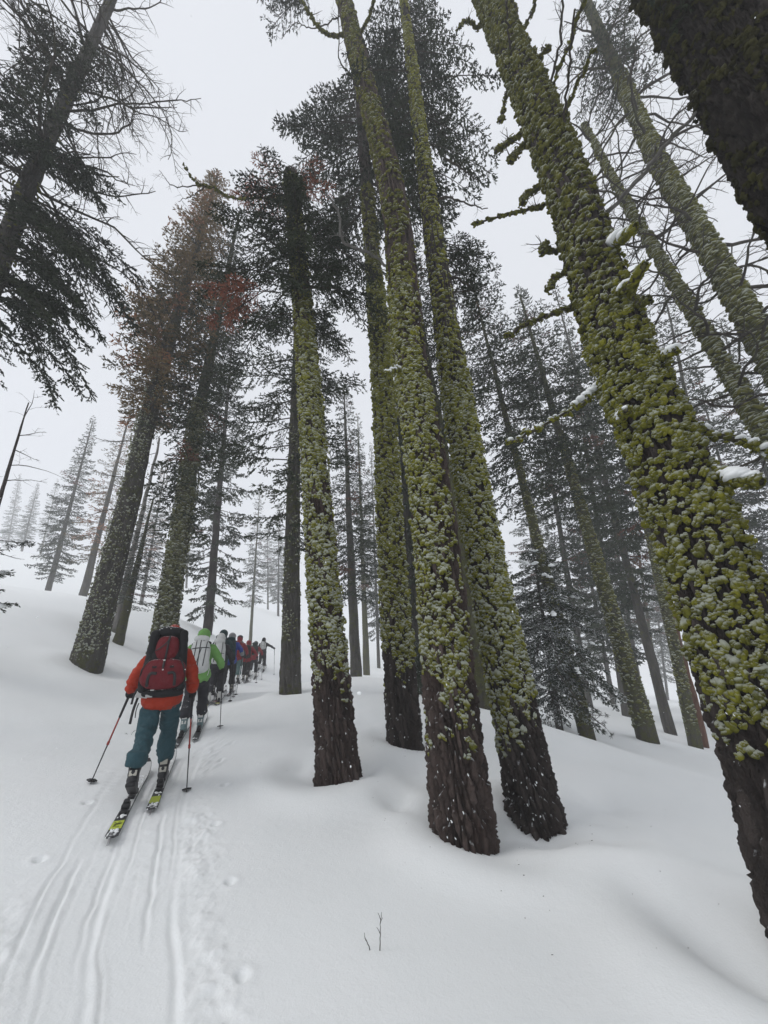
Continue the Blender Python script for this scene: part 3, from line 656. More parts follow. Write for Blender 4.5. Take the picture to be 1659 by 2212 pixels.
# background conifers: a few kinds, each built once, then copied tree by tree
KIND = {}
def make_kind(name, H, cb, R, n, seed, tmat, cmat, tr=.21, **kw):
    t = simple_trunk(H, tr, seed + 1).mesh('trunk'); t.materials.append(M[tmat])
    ms, mn = crown(H, cb, R, n, seed, **kw)
    c = mn.mesh('crown', False); c.materials.append(M[cmat])
    b = ms.mesh('boughs'); b.materials.append(M['twig'])
    KIND[name] = (H, t, c, b)
make_kind('fir_dense', 20, 2.2, 2.4, 165, 101, 'bark_grey', 'needles', step=.085, bd=26, bl=.15, bw=.055)
make_kind('fir_mid', 20, 4.2, 2.2, 150, 202, 'bark_grey', 'needles', step=.085, bd=25, bl=.15, bw=.052, deadp=.08)
make_kind('fir_sparse', 20, 4.6, 2.3, 130, 303, 'bark_mossy', 'needles_snowy', step=.095, bd=24, bl=.15, bw=.052, sparse=.18, deadp=.05)
make_kind('fir_tall', 20, 7.5, 1.9, 140, 404, 'bark_mossy', 'needles', step=.085, bd=26, bl=.14, bw=.05, shape='column', sparse=.10)
make_kind('fir_brown', 20, 4.0, 2.0, 125, 505, 'bark_grey', 'needles_olive', step=.10, bd=24, bl=.15, bw=.048, sparse=.2, deadp=.3)
make_kind('fir_snowy', 10, .5, 2.3, 130, 606, 'bark_grey', 'needles_snowy', step=.07, bd=38, bl=.12, bw=.045, tr=.13, sag=-.35)
make_kind('fir_young', 5.6, .9, 1.75, 92, 808, 'bark_grey', 'needles_snowy', step=.065, sub=2, bd=36, bl=.10, bw=.038, tr=.13, sag=-.6, up=.1, inner=.15, shape='column', deadp=0, sparse=.06)
make_kind('pine_clumpy', 20, 1.0, 2.5, 185, 707, 'bark_dark', 'needles', step=.12, bd=32, bl=.17, bw=.06, inner=.3, shape='column', tw=.34)

def place_tree(name, kind, key, label, cat='tree', group=None, r=None, width=1.0, hmax=27, rot=None, Hs=None):
    (bx, by, bz), (lx, ly, lz) = BG[key]
    H, t, c, b = KIND[kind]; h = min(lz, hmax) if Hs is None else Hs
    root = empty(name, (bx, by, gz(bx, by) - .02))
    ax, ay = math.atan2(-ly, lz), math.atan2(lx, lz)
    root.rotation_euler = (ax, ay, 0)
    rz = (abs(hash_key(key)) % 628) / 100. if rot is None else rot
    tr = .21 if H > 11 else .13
    for nm, me, s in (('trunk', t, (r / tr if r else 1.0)), ('crown', c, width), ('boughs', b, width)):
        o = bpy.data.objects.new(nm, me); COL.objects.link(o); o.parent = root; o.rotation_euler = (0, 0, rz)
        o.scale = (s, s, h / H)
    return tag(root, label, cat, group)
def hash_key(k):
    v = 7
    for ch in k: v = (v * 131 + ord(ch)) % 1000003
    return v

GF = 'hazy conifers at the back of the wood on the right'
FAR = 'hazy grey conifer in the crowd behind the leaning mossy trunk'
BGT = [
 ('fir_tree', 'fir_dense', 'L1', 'pale fog-faded fir alone on the far left hillside', None, .22, 1.0),
 ('fir_tree', 'fir_sparse', 'L1b', 'very faint fir just right of the lone far-left fir', None, .2, 1.1),
 ('fir_tree', 'fir_dense', 'L1c', 'faintest fir, highest up the foggy left hillside', None, .25, 1.2),
 ('fir_tree', 'fir_dense', 'L2', 'tall fir on the left slope with tiered dark boughs, left of its rusty neighbour', None, .27, 1.15),
 ('fir_tree', 'fir_brown', 'L3', 'thick-stemmed fir with rust-brown boughs just left of the leaning grey trunk', None, .30, 1.25),
 ('fir_tree', 'fir_sparse', 'L4', 'small leaning fir with pale lichen stem right of the grey trunk base', None, .17, .75),
 ('fir_tree', 'fir_brown', 'L5', 'hazy reddish fir seen behind the leaning grey trunk', None, .22, 1.2),
 ('fir_tree', 'fir_mid', 'L6', 'faint fir in fog between the two big left trunks', None, .2, 1.0),
 ('pine_tree', 'pine_clumpy', 'M', 'dark bushy pine standing right behind the line of skiers', None, .25, .85),
 ('fir_tree', 'fir_sparse', 'N', 'misty snow-dusted fir right of the dark pine, beside the leading skier', None, .17, .95),
 ('fir_tree', 'fir_dense', 'N2', 'fog-pale fir just left of the slim bare-based trunk', None, .2, 1.1),
 ('fir_tree', 'fir_mid', 'N3', 'faintest fir in the foggy gap beyond the leading skier', None, .2, 1.1),
 ('fir_tree', 'fir_mid', 'P1', 'snow-dusted fir between the two left-centre mossy trunks, nearest there', None, .26, 1.0),
 ('fir_tree', 'fir_sparse', 'P2', 'second fir in the gap between the left-centre mossy trunks', None, .25, .95),
 ('fir_tree', 'fir_dense', 'P3', 'slim far fir tight against the left of the slimmer centre trunk', None, .18, .9),
 ('fir_tree', 'fir_mid', 'P4', 'far fir mostly hidden behind the left-centre mossy trunk', None, .2, 1.0),
 ('fir_tree', 'fir_tall', 'Q', 'dark trunk hidden between the centre tree and its right neighbour', None, .27, .8),
 ('fir_tree', 'fir_snowy', 'Q2', 'dark snowy fir peeping between the slimmer and the thick centre trunks', None, .2, .55),
 ('fir_tree', 'fir_tall', 'R1', 'slim fir right of centre, its bare stem nearest on the right slope', None, .22, 1.0),
 ('fir_tree', 'fir_tall', 'R2', 'mossy-stemmed fir with the thickest base on the right slope', None, .30, 1.0),
 ('fir_tree', 'fir_mid', 'R3', 'dark slim fir left of the mossy pair on the right slope', None, .22, 1.0),
 ('fir_tree', 'fir_tall', 'R4', 'thin mossy fir at the right end of the slope, beside a rusty stem', None, .22, 1.0),
 ('fir_tree', 'fir_mid', 'R6', 'dark fir behind the snow-laden young fir', None, .25, 1.2),
 ('fir_tree', 'fir_dense', 'R8', 'broad hazy fir rising behind the big leaning trunk, left of it', None, .22, 1.3),
 ('fir_tree', 'fir_sparse', 'R11', 'hazy fir whose crown fills the gap right of the big leaning trunk', None, .27, 1.3),
 ('fir_tree', 'fir_mid', 'R12', 'rightmost dark hazy fir behind the big leaning trunk', None, .25, 1.3),
 ('fir_tree', 'fir_dense', 'R14', 'dense fir at the right picture edge behind the big leaning trunk', None, .25, 1.5),
 ('fir_tree', 'fir_dense', 'R17', 'hazy fir between the two thick centre trunks', None, .2, 1.1),
]
for a in BGT: place_tree(a[0], a[1], a[2], a[3], 'tree', a[4], a[5], a[6])
for i, k in enumerate(['R7', 'R9', 'R10', 'R13', 'R15', 'R16', 'R18', 'U1', 'U2', 'W1', 'W2', 'W3', 'W4']):
    place_tree('fir_tree', ['fir_dense', 'fir_mid', 'fir_sparse'][i % 3], k, FAR, 'tree', GF, .2, 1.25, 25)
# the snow-laden young fir
place_tree('young_fir', 'fir_young', 'Y', 'short bushy young fir laden with snow, right of the centre trunks', 'tree', None, .12, 1.0)

def blob_snow(mb, c, size, seed, sub=3):
    v, f = ICO[sub]; r = 1 + .28 * fbm(v * 1.4, seed, 2); w = v * r[:, None]
    w[:, 2] = np.where(w[:, 2] < 0, w[:, 2] * .35, w[:, 2]); mb.add(w * np.asarray(size) + np.asarray(c), f)

# ------------------------------------------------------------------ the big trunks in the foreground
def big_tree(name, key, label, r0, r1, segs, zones, tmat, seed, plate=(.075, .30), depth=.03, flare=.12):
    A = smooth_axis(AXIS[key]); root = empty(name, tuple(AXIS[key][0])); tag(root, label, 'tree')
    mb = MB(); trunk_mesh(mb, A - np.array(AXIS[key][0]), r0, r1, segs, zones, seed, plate, depth, flare=flare, base=AXIS[key][0])
    mb.build('trunk', tmat, root)
    return root, A
def child(mb, name, mat, root, smooth_shade=True, kind=None):
    o = mb.build(name, mat, root, smooth_shade); o.location = -root.location
    if kind: o['kind'] = kind
    return o
def moss(root, axis, r0, r1, z0, z1, dens, seed, cover, size, mat='moss', clumps=None, squash=(.62, 1.0, 1.05), arc=80, frost=0.0, name='moss'):
    g = np.random.default_rng(seed + 1); mb = MB()
    zb = axis[1, 2]
    P, nr, sz, z = moss_points(axis, r0, r1, zb + z0, min(axis[-1, 2], zb + z1), dens, seed, cover, arc, size)
    fr = np.clip(g.random(len(P)) + frost, 0, 2)
    scatter_clumps(mb, clumps or CL2, P + nr * (sz * g.uniform(-.1, .55, len(sz)))[:, None], nr, sz, squash, g, frost=fr)
    return child(mb, name, mat, root, True, 'stuff')
def sstep(x, a, b):
    t = np.clip((x - a) / (b - a), 0, 1); return t * t * (3 - 2 * t)
Z_HI = [(2.0, .020), (7, .14), (40, .5)]
TREES = {}
PUFF = (.80, 1.0, 1.08)
# D: the thick trunk in the centre
t, A = big_tree('mossy_fir', 'D', 'thickest centre trunk, furrowed red-brown bark below yellow-green moss', .272, .235, 176, Z_HI, 'bark_red', 3, (.058, .22), .066, .12)
TREES['D'] = (t, A, .272, .235)
moss(t, A, .28, .255, .75, 9.5, 690, 31, lambda z, d, n: (1 - sstep(z + n, 5.5, 9)) * sstep(z + n * 1.0, .8, 1.6) * np.clip(1.02 - sstep(d + n * .5, .5, 1.0) * .93, 0, 1) * sstep(n, -.85, -.25), .0268, clumps=CL2L, squash=PUFF, frost=.12)
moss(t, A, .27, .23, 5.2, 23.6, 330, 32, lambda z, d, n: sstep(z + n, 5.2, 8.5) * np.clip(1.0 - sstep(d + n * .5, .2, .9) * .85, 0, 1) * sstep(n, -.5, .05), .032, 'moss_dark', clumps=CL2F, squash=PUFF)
# C: left of the centre
t, A = big_tree('mossy_fir', 'C', 'left-centre mossy trunk with a broken top and dark boughs up high', .235, .15, 160, Z_HI, 'bark_red', 8, (.056, .22), .060, .22)
TREES['C'] = (t, A, .235, .15)
moss(t, A, .243, .18, .8, 9.5, 700, 41, lambda z, d, n: (1 - sstep(z + n, 5.5, 9)) * sstep(z + n * 1.1, .9, 1.9) * np.clip(1.05 - sstep(d + n * .6, .6, 1.2) * .5, 0, 1) * sstep(n, -.75, -.15), .0268, clumps=CL2L, squash=PUFF, frost=.25)
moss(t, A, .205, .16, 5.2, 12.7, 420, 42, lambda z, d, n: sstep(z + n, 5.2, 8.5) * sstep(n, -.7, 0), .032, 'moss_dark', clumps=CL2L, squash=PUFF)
# D2: slim trunk between the two
t, A = big_tree('mossy_fir', 'D2', 'slimmer moss-covered trunk set back just left of the thick centre trunk', .25, .13, 130, [(2.0, .026), (8, .12), (40, .5)], 'bark_dark', 12, (.06, .22), .055)
TREES['D2'] = (t, A, .25, .13)
moss(t, A, .255, .20, .7, 10.5, 500, 51, lambda z, d, n: sstep(z + n * .9, .7, 1.6) * sstep(n, -.9, -.3), .029, clumps=CL2L, squash=PUFF, frost=-.05)
moss(t, A, .22, .17, 10.4, 15, 300, 52, lambda z, d, n: sstep(n, -.5, .1), .034, 'moss_dark', clumps=CL2L, squash=PUFF)
# E: right of centre
t, A = big_tree('mossy_fir', 'E', 'densely moss-covered trunk right of the centre tree, dark furrowed foot', .252, .10, 170, Z_HI, 'bark_dark', 17, (.058, .20), .066, .20)
TREES['E'] = (t, A, .252, .10)
moss(t, A, .262, .205, .65, 8.5, 730, 61, lambda z, d, n: (1 - sstep(z + n, 5, 8)) * sstep(z + n * .9, .6, 1.4) * sstep(n, -1.0, -.4), .0268, clumps=CL2L, squash=PUFF, frost=.15)
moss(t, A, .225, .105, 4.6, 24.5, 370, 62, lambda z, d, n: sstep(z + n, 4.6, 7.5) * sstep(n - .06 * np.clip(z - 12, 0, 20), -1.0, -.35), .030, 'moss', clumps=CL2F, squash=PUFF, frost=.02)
# F: the big leaning-looking trunk on the right
t, A = big_tree('mossy_fir', 'F', 'huge near trunk sweeping up the right side, thick with yellow-green moss and snowy stubs', .33, .22, 150, [(2.0, .024), (8, .16), (40, .5)], 'bark_dark', 23, depth=.06)
TREES['F'] = (t, A, .33, .22)
moss(t, A, .338, .295, .95, 7.5, 560, 71, lambda z, d, n: (1 - sstep(z + n, 4.2, 7)) * sstep(z + n * .9, .9, 1.8) * np.clip(1.05 - sstep(d + n * .7, .5, 1.0) * .35, 0, 1) * sstep(n, -.9, -.35), .0285, clumps=CL2, squash=(.95, 1, 1.1), frost=-.08)
moss(t, A, .315, .24, 4, 17, 380, 72, lambda z, d, n: sstep(z + n, 4, 6.5) * sstep(n, -.85, -.2) * np.clip(1.05 - sstep(d + n * .7, .4, .9) * .4, 0, 1), .031, 'moss_dark', clumps=CL2F, squash=(1.0, 1, 1.1), frost=.1)
# G, H: two slender trunks at the upper right, shaggy with moss, many bare limbs
for key, lab, r0, r1, sd in (('G', 'slender mossy dead-limbed trunk at upper right, left of its thicker twin', .26, .045, 81), ('H', 'thicker of two mossy dead-limbed trunks at upper right', .31, .15, 91)):
    t, A = big_tree('mossy_fir', key, lab, r0, r1, 60, [(40, .2)], 'bark_mossy', sd, depth=.02)
    TREES[key] = (t, A, r0, r1)
    moss(t, A, r0, r1, 5, 22, 280, sd + 1, lambda z, d, n: sstep(n, -.9, -.3), .042, 'moss_dark', clumps=CL1, squash=(.8, 1.7, .7), frost=.25)
# I: the dark trunk in the top right corner
t, A = big_tree('mossy_fir', 'I', 'massive dark trunk crossing the top right corner', .46, .36, 120, [(4, .4), (13, .06), (40, .6)], 'bark_black', 29, plate=(.045, .07), depth=.06)
TREES['I'] = (t, A, .46, .36)
moss(t, A, .46, .38, 4, 13, 260, 99, lambda z, d, n: .9 * sstep(n, -.4, .3), .030, 'moss_black', clumps=CL2L, squash=PUFF)
# A, B, K: trunks with frost-flecked bark on the left
t, A = big_tree('fir_tree', 'A', 'tall leaning grey trunk on the left, bark flecked with snow, olive-brown crown', .35, .05, 84, [(3, .07), (11, .14), (40, .6)], 'bark_grey', 37, plate=(.06, .16), depth=.03)
TREES['A'] = (t, A, .35, .05)
moss(t, A, .365, .26, .1, 10, 480, 101, lambda z, d, n: sstep(n, -.5, .3) * np.clip(1.05 - sstep(d + n * .4, .1, .7) * .8, 0, 1), .022, 'lichen_pale', clumps=CL1, squash=(.6, .8, 1.3), frost=.5, name='lichen')
t, A = big_tree('fir_tree', 'B', 'green-lichened trunk rising behind the orange-jacketed skier', .32, .04, 84, [(3, .07), (11, .14), (40, .6)], 'bark_mossy', 43, plate=(.06, .16), depth=.03)
TREES['B'] = (t, A, .32, .04)
moss(t, A, .335, .24, .1, 9.5, 500, 111, lambda z, d, n: sstep(n, -.7, .0) * np.clip(1.05 - sstep(d + n * .4, .3, .9) * .6, 0, 1), .034, 'lichen_pale', clumps=CL1, squash=(.6, 1, 1.1), frost=.05, name='lichen')
t, A = big_tree('fir_tree', 'K', 'slim grey-brown trunk with clean foot, left of the left-centre mossy trunk', .245, .07, 80, [(3, .07), (9, .14), (40, .6)], 'bark_grey', 47, plate=(.05, .2), depth=.025)
TREES['K'] = (t, A, .245, .07)
moss(t, A, .25, .2, 1.2, 8, 300, 121, lambda z, d, n: sstep(n, -.1, .5), .022, 'lichen_pale', clumps=CL1, squash=(.6, .8, 1.3), frost=.3, name='lichen')
for key, zmax, dens, sd in (('D', 1.9, 70, 1), ('C', 1.8, 80, 2), ('E', 1.6, 160, 3), ('D2', 1.6, 90, 4), ('F', 1.9, 40, 5)):
    t, A, r0, r1 = TREES[key]
    moss(t, A, r0 * 1.1 + .018, r1 + .018, .02, zmax, dens, 700 + sd, lambda z, d, n: .08 + .92 * sstep(n - .25 * d, .05, .5), .0062, 'snow_thin', clumps=CL2F, squash=(.4, .8, 1.7), name='snow_flecks')
# J: the near tree on the top left; LE: small dead spike at the left edge
t, A = big_tree('fir_tree', 'J', 'near dark fir filling the top left corner with hanging boughs', .21, .11, 60, [(40, .15)], 'bark_grey', 53, depth=.02)
TREES['J'] = (t, A, .27, .13)
moss(t, A, .25, .14, 7, 16, 130, 131, lambda z, d, n: sstep(n, .0, .5), .04, 'moss_dark')
t, A = big_tree('fir_tree', 'LE', 'thin spiky dead treetop at the left edge with snowy lower boughs', .085, .012, 16, [(40, .15)], 'bark_dark', 57, depth=.006)
TREES['LE'] = (t, A, .085, .012)

# ------------------------------------------------------------------ crowns of the foreground trees
def world_crown(key, zs, Lf, azf, n, seed, mat, stick='twig', tintf=None, slopef=None, smoothb=False, **kw):
    root, A, r0, r1 = TREES[key]; g = np.random.default_rng(seed); ms, mn = MB(), MB()
    for i in range(n):
        q = (i + g.random()) / n; z = zs[0] + (zs[1] - zs[0]) * q
        p = axis_at(A, np.array([z]))[0]; az = azf(q, i, g); L = Lf(q, g)
        fir_branch(ms, mn, p, az, L, slopef(q, g) if slopef else g.normal(-.1, .15), g, tint=tintf(q, g) if tintf else float(np.clip(g.normal(.35, .2), 0, .8)), r=.007 + .009 * L, **kw)
    child(ms, 'boughs', stick, root); return child(mn, 'crown', mat, root, False)
golden = lambda q, i, g: i * 2.399963 + g.normal(0, .3)
def behind(q, i, g): return g.uniform(-.55, math.pi + .55)          # boughs to the sides and back, the trunk stays in view
# A and B: olive-brown, dense columns that narrow to a point
world_crown('A', (10.3, 25.6), lambda q, g: (.3 + 2.0 * (1 - q) ** .75 * min(1, .45 + q * 2.2)) * g.uniform(.5, 1.15), golden, 300, 1, 'needles_olive', step=.085, bd=29, bl=.13, bw=.048, sag=-.15, tw=.36,
            tintf=lambda q, g: .95 if g.random() < .05 + .08 * q else float(np.clip(g.normal(.45 + .3 * q, .25), 0, .85)), slopef=lambda q, g: g.normal(-.12 + .4 * q, .15))
world_crown('B', (6.8, 22.0), lambda q, g: (.3 + 1.7 * (1 - q) ** .7 * min(1, .4 + q * 2)) * g.uniform(.5, 1.15), golden, 215, 2, 'needles', step=.08, bd=30, bl=.13, bw=.045, tw=.32,
            tintf=lambda q, g: .95 if g.random() < .05 else float(np.clip(g.normal(.5, .2), 0, .85)), slopef=lambda q, g: g.normal(-.35 + .5 * q, .15))
world_crown('K', (5.5, 19.2), lambda q, g: (.5 + 2.1 * math.sin(math.pi * (.1 + .85 * q)) ** .8) * g.uniform(.45, 1.1), golden, 100, 3, 'needles', step=.07, bd=38, bl=.11, bw=.040, inner=.25, tw=.3,
            slopef=lambda q, g: g.normal(-.3 + .4 * q, .15))
world_crown('D2', (14.0, 24.8), lambda q, g: (.6 + 2.0 * math.sin(math.pi * (.15 + .75 * q)) ** .7) * g.uniform(.45, 1.15), behind, 88, 4, 'needles', step=.06, bd=52, bl=.10, bw=.036, inner=.25, tw=.24, sag=-.4, up=.1, slopef=lambda q, g: g.normal(-.45 + .35 * q, .2))
world_crown('E', (12.5, 25), lambda q, g: (.6 + 1.2 * math.sin(math.pi * (.15 + .7 * q)) ** .7) * g.uniform(.45, 1.2), behind, 88, 5, 'needles', step=.055, bd=56, bl=.095, bw=.034, inner=.2, tw=.26, sag=-.6, up=.1, slopef=lambda q, g: g.normal(-.65 + .3 * q, .2))
# C: a dark mass of living boughs below the broken top, and rust-red dead sprays
def c_az(q, i, g): return [0.0, -.6, .3, -2.6, 3.0, -1.3, .1, -1.0, -2.0, -1.6][i % 10] + g.normal(0, .25)
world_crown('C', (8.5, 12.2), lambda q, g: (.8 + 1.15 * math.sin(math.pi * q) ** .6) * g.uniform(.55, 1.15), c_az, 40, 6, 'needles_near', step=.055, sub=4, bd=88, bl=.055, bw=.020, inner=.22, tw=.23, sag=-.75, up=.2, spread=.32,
            slopef=lambda q, g: g.normal(-.05, .22))
def red_spray(key, pts, seed, n):
    root, A, r0, r1 = TREES[key]; g = np.random.default_rng(seed); ms, mn = MB(), MB()
    for (p, az, L, sl) in pts:
        fir_branch(ms, mn, np.array(p), az, L, sl, g, tint=.5, r=.012, step=.055, sub=3, bd=n * 8, bl=.07, bw=.018, inner=.2, tw=.36, spread=.35)
    child(ms, 'boughs', 'twig', root)
    o = child(mn, 'dead_foliage', 'needles_red', root, False); o['label'] = 'rust-red dead needles'
cx, cy, cz = AXIS['C'][-1]
red_spray('C', [((cx, cy, 13.0), 2.7, 1.9, .65), ((cx, cy, 13.0), 2.9, 1.5, .45), ((cx, cy, 13.2), 2.2, 1.1, .8), ((cx, cy, 13.3), 1.2, .8, .9), ((cx, cy, 13.2), -.2, .8, .6), ((cx, cy, 12.9), .1, 1.0, .2), ((cx, cy, 13.3), 3.6, .9, .3)], 7, 9)
red_spray('C', [((-2.0, 5.3, 8.95), 2.9, .85, -.25), ((-2.25, 5.25, 8.9), 3.5, .8, -.5), ((-2.3, 5.2, 8.75), 2.5, .7, -.55), ((-1.9, 5.4, 9.0), 3.3, 1.0, -.1), ((-2.3, 5.3, 8.7), 3.1, .75, -.8), ((-2.1, 5.2, 8.8), 3.9, .6, -.4)], 8, 9)
# J: hanging living boughs below, bare fine limbs above
def j_az(q, i, g): return g.uniform(-1.9, 1.5) if i % 4 else g.uniform(-3.1, 3.1)
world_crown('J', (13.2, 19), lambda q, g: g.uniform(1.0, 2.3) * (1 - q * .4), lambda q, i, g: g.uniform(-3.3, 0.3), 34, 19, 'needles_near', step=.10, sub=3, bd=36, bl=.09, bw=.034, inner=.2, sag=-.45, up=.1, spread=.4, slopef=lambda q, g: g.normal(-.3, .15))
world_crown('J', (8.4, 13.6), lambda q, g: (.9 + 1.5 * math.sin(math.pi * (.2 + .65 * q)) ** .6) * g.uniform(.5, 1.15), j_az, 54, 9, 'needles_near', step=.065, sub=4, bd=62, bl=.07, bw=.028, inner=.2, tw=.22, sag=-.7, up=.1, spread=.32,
            slopef=lambda q, g: g.normal(-.25, .15))
# E: separate dark bough tuft on its right; D: bough hanging in from above the frame
world_crown('E', (8.6, 10.6), lambda q, g: g.uniform(.6, 1.2), lambda q, i, g: g.normal(.1, .35), 16, 10, 'needles_near', step=.07, sub=4, bd=60, bl=.065, bw=.022, inner=.3, slopef=lambda q, g: g.normal(-.15, .12))
world_crown('D', (25.2, 25.9), lambda q, g: g.uniform(2.5, 3.3), lambda q, i, g: 2.95 + g.normal(0, .15), 9, 12, 'needles_near', step=.1, sub=3, bd=34, bl=.10, bw=.034, inner=.35, slopef=lambda q, g: g.normal(-.15, .1))
world_crown('H', (20, 25.3), lambda q, g: g.uniform(.8, 1.6), golden, 40, 13, 'needles', step=.08, bd=30, bl=.12, bw=.035, slopef=lambda q, g: g.normal(-.6, .15))
world_crown('LE', (3.4, 5.2), lambda q, g: g.uniform(.35, .75), golden, 18, 14, 'needles_near', step=.06, sub=2, bd=60, bl=.07, bw=.022, inner=.4, slopef=lambda q, g: g.normal(-.05, .15))
world_crown('I', (7.5, 13), lambda q, g: g.uniform(.5, .9), lambda q, i, g: g.normal(-2.2, .5), 14, 15, 'needles_near', step=.06, sub=2, bd=60, bl=.075, bw=.02, inner=.4, slopef=lambda q, g: g.normal(-.6, .2))

# ------------------------------------------------------------------ single limbs of the foreground trees
LIMBS = {}
def limb(key, pts, r0, r1, kind, seed):
    root, A, tr0, tr1 = TREES[key]; g = np.random.default_rng(seed); mb = MB(); pts = np.array(pts, float)
    ax = axis_at(A, pts[:1, 2])[0]; gap = np.linalg.norm(pts[0] - ax)
    if gap < radius_at(A, tr0, tr1, pts[0, 2]) + .30:             # grows from the trunk: root it inside the wood
        pts = np.concatenate([[ax + (pts[0] - ax) * .35 - [0, 0, .03]], pts])
    elif key in LIMBS:                                            # a fork: root it on the limb it leaves
        Q = np.concatenate(LIMBS[key]); pts = pts + (Q[np.argmin(np.linalg.norm(Q - pts[0], axis=1))] - pts[0])
    n = max(10, int(6 * len(pts))); P = curve_pts(pts, n, .012, g); R = np.linspace(r0, r1, n) * (.8 if kind in ('moss', 'snow') else 1.1); LIMBS.setdefault(key, []).append(P)
    tube(mb, P, R, 8, rough=.10, g=g)
    if kind in ('bare', 'grey', 'moss'):
        for i in range(5, n - 1):
            if g.random() < (.15 if kind == 'moss' else .4):
                T = P[i] - P[i - 1]; az = math.atan2(T[1], T[0]) + g.choice([-1, 1]) * g.uniform(.5, 1.1)
                dead_branch(mb, P[i], az, g.uniform(.1, .35), g.uniform(-.3, .5), g, max(.003, R[i] * .4), 1, k=4)
    o = child(mb, 'branch', {'bare': 'twig', 'moss': 'twig', 'grey': 'wood_grey', 'snow': 'branch_snowy'}[kind], root)
    if kind in ('moss', 'snow'):
        mm = MB(); X, Y, T = frames(P); length = np.linalg.norm(np.diff(P, axis=0), axis=1).sum()
        m = int(length * 2 * math.pi * r0 / (.035 ** 2) * 1.1) + 10
        k = g.integers(0, n, m); a = g.uniform(0, 2 * np.pi, m); nr = X[k] * np.cos(a)[:, None] + Y[k] * np.sin(a)[:, None]
        P2 = P[k] + nr * (R[k] * .85)[:, None] + g.normal(0, .02, (m, 3)) * np.abs(T[k])
        scatter_clumps(mm, CL2F, P2, nr, (.020 + .35 * R[k]) * g.uniform(.6, 1.2, m), (.6, 1, 1), g, frost=np.full(m, .4))
        c = mm.build('moss', 'moss' if kind == 'snow' else 'moss_dark', o); c['kind'] = 'stuff'
    if kind == 'snow':
        ms = MB()
        for i in range(0, n, 1):
            q = i / (n - 1); s = (R[i] * (1.1 + .5 * math.sin(q * 9 + seed)) + .010) * g.uniform(.55, 1.35)
            blob_snow(ms, P[i] + [0, 0, R[i] * .85 + .012], (s * 1.1, s * 1.1, s * .75), seed + i, 2)
        ms.build('snow_cap', 'snow', o)['kind'] = 'stuff'
for i, (key, pts, r0, r1, kind) in enumerate(BRANCH): limb(key, pts, r0, r1, kind, 900 + i)
# snow wedges lodged where the snowy stubs leave the big right trunk
root = TREES['F'][0]
for i, (key, pts, r0, r1, kind) in enumerate(BRANCH):
    if key == 'F' and kind == 'snow' and len(pts) == 3:
        p, q = np.array(pts[0]), np.array(pts[1]); ms = MB()
        for k in range(5):
            u = k / 4 * .75; blob_snow(ms, p + (q - p) * u + [0, 0, r0 * 1.2 + .02 * (1 - u)], (.07 - .03 * u, .07 - .03 * u, .05 - .02 * u), 300 + i * 7 + k, 2)
        child(ms, 'snow_wedge', 'snow', root)
# bare limbs on G and H, and on the top of J
def bare_limbs(key, zs, n, Ls, seed, r=.028, azf=None, slope=(-.1, .35), mat='twig'):
    root, A, r0, r1 = TREES[key]; g = np.random.default_rng(seed)
    for i in range(n):
        z = zs[0] + (zs[1] - zs[0]) * (i + g.random()) / n; mb = MB(); p = axis_at(A, np.array([z]))[0]
        az = azf(i, g) if azf else i * 2.399963 + g.normal(0, .4)
        dead_branch(mb, p, az, g.uniform(*Ls), g.uniform(*slope), g, r * g.uniform(.7, 1.2), 2)
        child(mb, 'branch', mat, root)
bare_limbs('G', (5.5, 20), 50, (1.2, 2.9), 11, .038)
bare_limbs('H', (5.5, 24), 54, (1.5, 3.4), 12, .045)
bare_limbs('J', (12.0, 22), 60, (1.6, 4.0), 13, .032, lambda i, g: g.uniform(-1.9, 1.9), (-.55, .2))
bare_limbs('J', (8, 13), 12, (.8, 1.6), 14, .02, lambda i, g: g.uniform(-1.7, 1.7), (-.5, .1))
bare_limbs('LE', (4.6, 8.2), 9, (.5, 1.3), 15, .012, lambda i, g: g.uniform(-1.8, 1.8), (-.1, .3))
bare_limbs('A', (6, 12), 8, (.6, 1.6), 16, .018, None, (-.3, .2))
bare_limbs('E', (9, 16), 9, (.6, 1.4), 17, .018, None, (-.2, .2))
bare_limbs('B', (4.5, 9), 8, (.5, 1.3), 18, .016, None, (-.3, .2))
bare_limbs('I', (5, 14), 6, (.4, 1.0), 19, .03, lambda i, g: g.normal(-2.4, .5), (-.1, .3))
# stumps of dead trees without crowns
def snag(key, label, r0, mat, seed, limbs):
    (bx, by, bz), (lx, ly, lz) = BG[key]; root = empty('dead_tree', (bx, by, gz(bx, by))); tag(root, label, 'tree')
    g = np.random.default_rng(seed); n = 24; s = np.linspace(-.06, 1, n)
    P = np.stack([lx * s, ly * s, lz * s], -1) + g.normal(0, .015, (n, 3)); mb = MB()
    tube(mb, P, np.interp(s, [0, 1], [r0, r0 * .3]), 10, rough=.06, g=g); mb.build('trunk', mat, root)
    for i in range(limbs):
        k = g.integers(6, n - 1); m2 = MB(); dead_branch(m2, P[k], g.uniform(-3.1, 3.1), g.uniform(.4, 1.3), g.uniform(-.4, .2), g, .016, 1); m2.build('branch', 'twig', root)
snag('SN', 'bare grey dead trunk leaning close behind the snow-flecked grey trunk', .14, 'wood_grey', 61, 12)
snag('R5', 'rust-coloured bare stem at the right end of the slope', .19, 'bark_rust', 67, 14)
